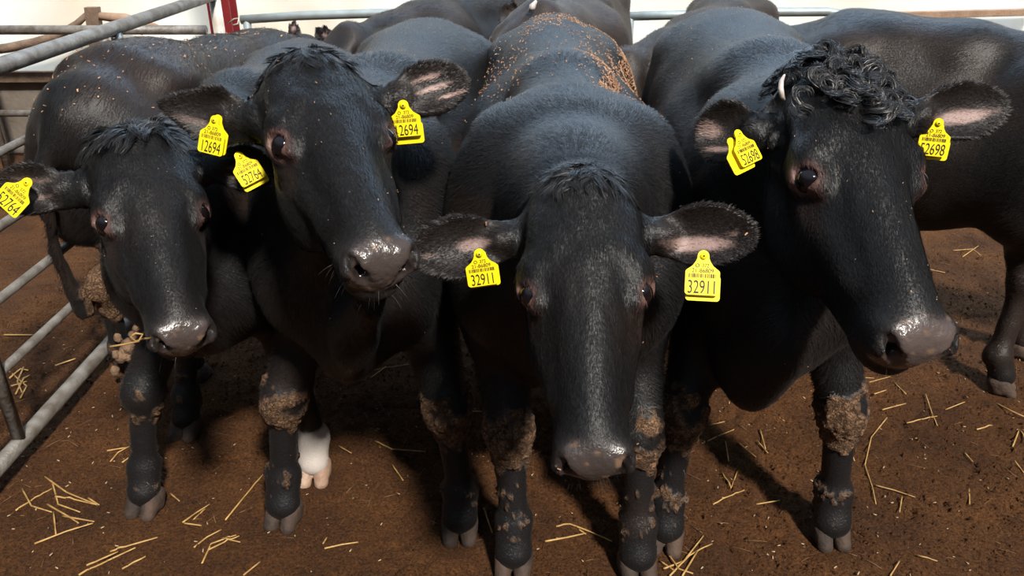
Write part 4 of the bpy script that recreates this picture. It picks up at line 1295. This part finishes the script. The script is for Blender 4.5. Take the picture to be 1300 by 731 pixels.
# ------------------------------------------------------------------ straw and bedding crumbs
def stalk(pts, r=.0028, name='straw_stalk', mat=None):
    W_ = []
    for (a, b) in pts:
        g = on_ground(a, b); z = ground_z(g[0], g[1]); g = on_ground(a, b, z + r + .003); W_.append(g)
    # resample along the line so it lies on the relief
    out = []
    for i in range(len(W_) - 1):
        for t_ in np.linspace(0, 1, 5)[:-1]:
            q = W_[i] * (1 - t_) + W_[i + 1] * t_
            q = q.copy(); q[2] = max(q[2], ground_z(q[0], q[1]) + r * .6); out.append(q)
    out.append(W_[-1])
    n_ = len(out); rr = [r * (1 - .35 * i / n_) for i in range(n_)]
    return geo_obj(name, tube_geo(out, rr, 6), mat or M_STRAW)
groups = {
 'straw stalks at lower left': ('dry yellow straw stalk in the loose pile on the bedding at lower left', 'straw', .0030, [
    [(57, 605), (85, 625), (124, 641)], [(20, 648), (45, 632), (66, 620)], [(66, 610), (74, 640), (102, 650)],
    [(68, 650), (71, 678)], [(44, 690), (85, 674), (118, 664)], [(80, 655), (120, 662)], [(112, 632), (126, 641)],
    [(28, 620), (40, 642), (66, 650)], [(60, 640), (88, 656), (100, 664)], [(70, 630), (95, 634), (120, 640)]]),
 'straw stalks along the bottom edge': ('long straw stalk lying near the bottom edge left of the small cow\'s hoof', 'straw', .0030, [
    [(100, 730), (140, 710), (172, 695)], [(140, 700), (165, 692), (200, 682)], [(155, 722), (185, 706)], [(110, 718), (150, 700)]]),
 'straw stalks between the small cow and the second cow': ('straw stalk on the bedding between the small cow\'s hoof and the second cow\'s hoof', 'straw', .0027, [
    [(286, 660), (312, 628), (334, 602)], [(232, 663), (250, 650), (266, 640)], [(234, 664), (256, 667)], [(246, 695), (262, 682), (281, 672)],
    [(256, 716), (268, 690), (290, 682), (300, 679)], [(264, 698), (285, 688), (304, 680)], [(282, 683), (305, 688)], [(309, 730), (330, 713)],
    [(216, 626), (228, 636)], [(262, 645), (246, 659)]]),
 'straw stalks behind the small cow': ('straw stalk on the bedding right behind the small cow\'s front hoof', 'straw', .0027, [
    [(155, 587), (175, 573), (192, 565)], [(140, 586), (150, 574), (165, 566)], [(240, 560), (258, 546)], [(168, 580), (186, 568)],
    [(234, 545), (246, 537)], [(136, 572), (160, 568)]]),
 'straw stalks by the second cow': ('straw stalk on the bedding beside the second cow\'s right front leg', 'straw', .0027, [
    [(476, 560), (498, 570), (540, 573)], [(412, 696), (434, 691), (455, 688)], [(410, 690), (415, 682)], [(455, 478), (475, 470), (519, 462)],
    [(430, 566), (446, 575)], [(470, 480), (490, 465)], [(614, 645), (622, 668), (625, 676)], [(498, 590), (512, 610)], [(575, 522), (612, 522)]]),
 'straw stalks between the centre cow\'s legs': ('bright straw stalk lying between the centre cow\'s front hooves', 'straw', .0030, [
    [(692, 687), (720, 682), (742, 677)], [(706, 668), (724, 665), (750, 675), (777, 687)], [(735, 672), (744, 678)]]),
 'straw stalks at the bottom between the two right cows': ('straw stalk at the bottom edge beside the large cow\'s left hoof', 'straw', .0030, [
    [(842, 722), (868, 712), (893, 680)], [(850, 731), (875, 705), (904, 690)], [(838, 712), (856, 724)], [(866, 731), (885, 700)], [(846, 700), (862, 722), (880, 728)]]),
 'straw stalks inside the large cow\'s stance': ('straw stalk on the bedding between the large cow\'s two front legs', 'straw', .0024, [
    [(898, 560), (915, 552), (932, 545)], [(917, 600), (928, 620), (936, 598)], [(900, 540), (920, 535)], [(925, 585), (921, 560)], [(935, 560), (960, 580)], [(905, 640), (930, 628), (945, 622)],
    [(962, 560), (975, 575)], [(960, 640), (990, 635)], [(965, 545), (972, 570)]]),
 'straw stalks right of the large cow': ('straw stalk on the bedding right of the large cow\'s front leg', 'straw', .0024, [
    [(1126, 530), (1106, 555), (1098, 590), (1108, 620), (1112, 640)], [(1112, 616), (1135, 622), (1162, 631)], [(1145, 630), (1142, 650)],
    [(1175, 500), (1185, 530), (1190, 540)], [(1075, 478), (1110, 480)], [(1086, 520), (1100, 508)], [(1120, 520), (1150, 512)],
    [(1150, 540), (1180, 530), (1190, 528)], [(1200, 520), (1225, 510)], [(1225, 575), (1235, 586)], [(1230, 620), (1231, 640)], [(1165, 705), (1190, 712)],
    [(1130, 731), (1142, 712)], [(1075, 560), (1085, 585)], [(1060, 500), (1078, 492), (1130, 478)], [(1110, 500), (1125, 495)], [(1150, 500), (1135, 485)]]),
 'straw stalks at the right edge': ('straw stalk on the bedding near the side-on cow\'s hoof at the right edge', 'straw', .0028, [
    [(1285, 568), (1294, 545), (1303, 560)], [(1265, 512), (1285, 522), (1303, 530)], [(1210, 318), (1235, 316), (1245, 324)], [(1222, 326), (1242, 312)],
    [(1270, 480), (1250, 470)], [(1288, 585), (1300, 600)], [(1240, 545), (1260, 540)], [(1170, 340), (1200, 346)]]),
 'straw stalks in the wisp by the gate': ('straw stalk in the wisp beside the gate\'s lower rails', 'straw', .0035, [
    [(12, 480), (26, 468), (36, 470)], [(20, 500), (30, 480), (38, 476)], [(14, 490), (34, 484)], [(26, 505), (34, 490)], [(12, 472), (34, 490)], [(30, 466), (22, 484), (28, 498)],
    [(5, 425), (46, 425)], [(70, 464), (96, 455)]]),
}
for gname, (lab, cat, r, lst) in groups.items():
    for pts in lst:
        o = stalk(pts, r); tag(o, lab, cat, gname)

# the straw held in the small cow's muzzle
d0 = 1.38
pts = [P(140, 440, d0), P(158, 437, d0), P(176, 433, d0), P(181, 424, d0), P(172, 423, d0 - .005), P(166, 427, d0), P(172, 433, d0), P(182, 430, d0 + .02), P(196, 429, d0 + .05)]
o = geo_obj('straw_stalk', tube_geo(pts, .0019, 6), M_STRAW); tag(o, 'bent golden straw stalk sticking out of the small cow\'s muzzle', 'straw')

def litter():
    rg = np.random.default_rng(8)
    geos = []
    for i in range(900):
        x, y = rg.uniform(-2.2, 2.8), rg.uniform(1.25, 4.2)
        a = rg.uniform(0, 6.28); l = rg.uniform(.008, .035); r = rg.uniform(.0006, .0012)
        z = ground_z(x, y) + r + .002
        d = np.array([math.cos(a), math.sin(a), rg.normal(0, .1)]) * l
        geos.append(tube_geo([np.array([x, y, z]) - d, np.array([x, y, z + .001]), np.array([x, y, z]) + d], r, 4))
    o = geo_obj('straw_chaff', join_geo(geos), M_STRAW_DULL); tag(o, 'short broken bits of straw strewn across the bedding', 'straw', kind='stuff')
    geos = []
    for i in range(900):
        x, y = rg.uniform(-2.0, 2.4), rg.uniform(1.25, 3.4)
        a = rg.uniform(0, 6.28); l = rg.uniform(.0015, .005)
        z = ground_z(x, y) + .004
        d = np.array([math.cos(a), math.sin(a), rg.normal(0, .3)]) * l
        geos.append(tube_geo([np.array([x, y, z]) - d, np.array([x, y, z]) + d], l * .4, 4))
    o = geo_obj('straw_flecks', join_geo(geos), M_FLECK); tag(o, 'tiny pale flecks scattered through the brown bedding', 'straw', kind='stuff')
    # crumbs of bedding
    n = 60000
    x = rg.uniform(-2.2, 2.7, n); y = 1.2 + 2.6 * rg.random(n) ** 1.4
    ok = np.ones(n, bool)
    ix = np.clip(np.searchsorted(GX, x), 0, len(GX) - 1); iy = np.clip(np.searchsorted(GY, y), 0, len(GY) - 1)
    z = GZ[ix, iy]
    s = .0018 + .0075 * rg.random(n) ** 5
    T = np.array([[1, 0, -.5], [-.6, .9, -.5], [-.6, -.9, -.5], [0, 0, .9]])
    a = rg.uniform(0, 6.28, n); ca, sa = np.cos(a), np.sin(a)
    vv = T[None] * s[:, None, None] * rg.uniform(.6, 1.3, (n, 4, 1))
    vx = vv[..., 0] * ca[:, None] - vv[..., 1] * sa[:, None]; vy = vv[..., 0] * sa[:, None] + vv[..., 1] * ca[:, None]
    V = np.stack([vx + x[:, None], vy + y[:, None], vv[..., 2] + z[:, None] + .001], -1).reshape(-1, 3)
    i = np.arange(n)[:, None] * 4
    F_ = np.concatenate([i + np.array([t]) for t in ((0, 1, 3), (1, 2, 3), (2, 0, 3))])
    o = geo_obj('bedding_crumbs', (V, [], F_), M_BED, None, False); tag(o, 'loose brown crumbs of bedding lying over the ground', 'bedding', kind='stuff')
litter()
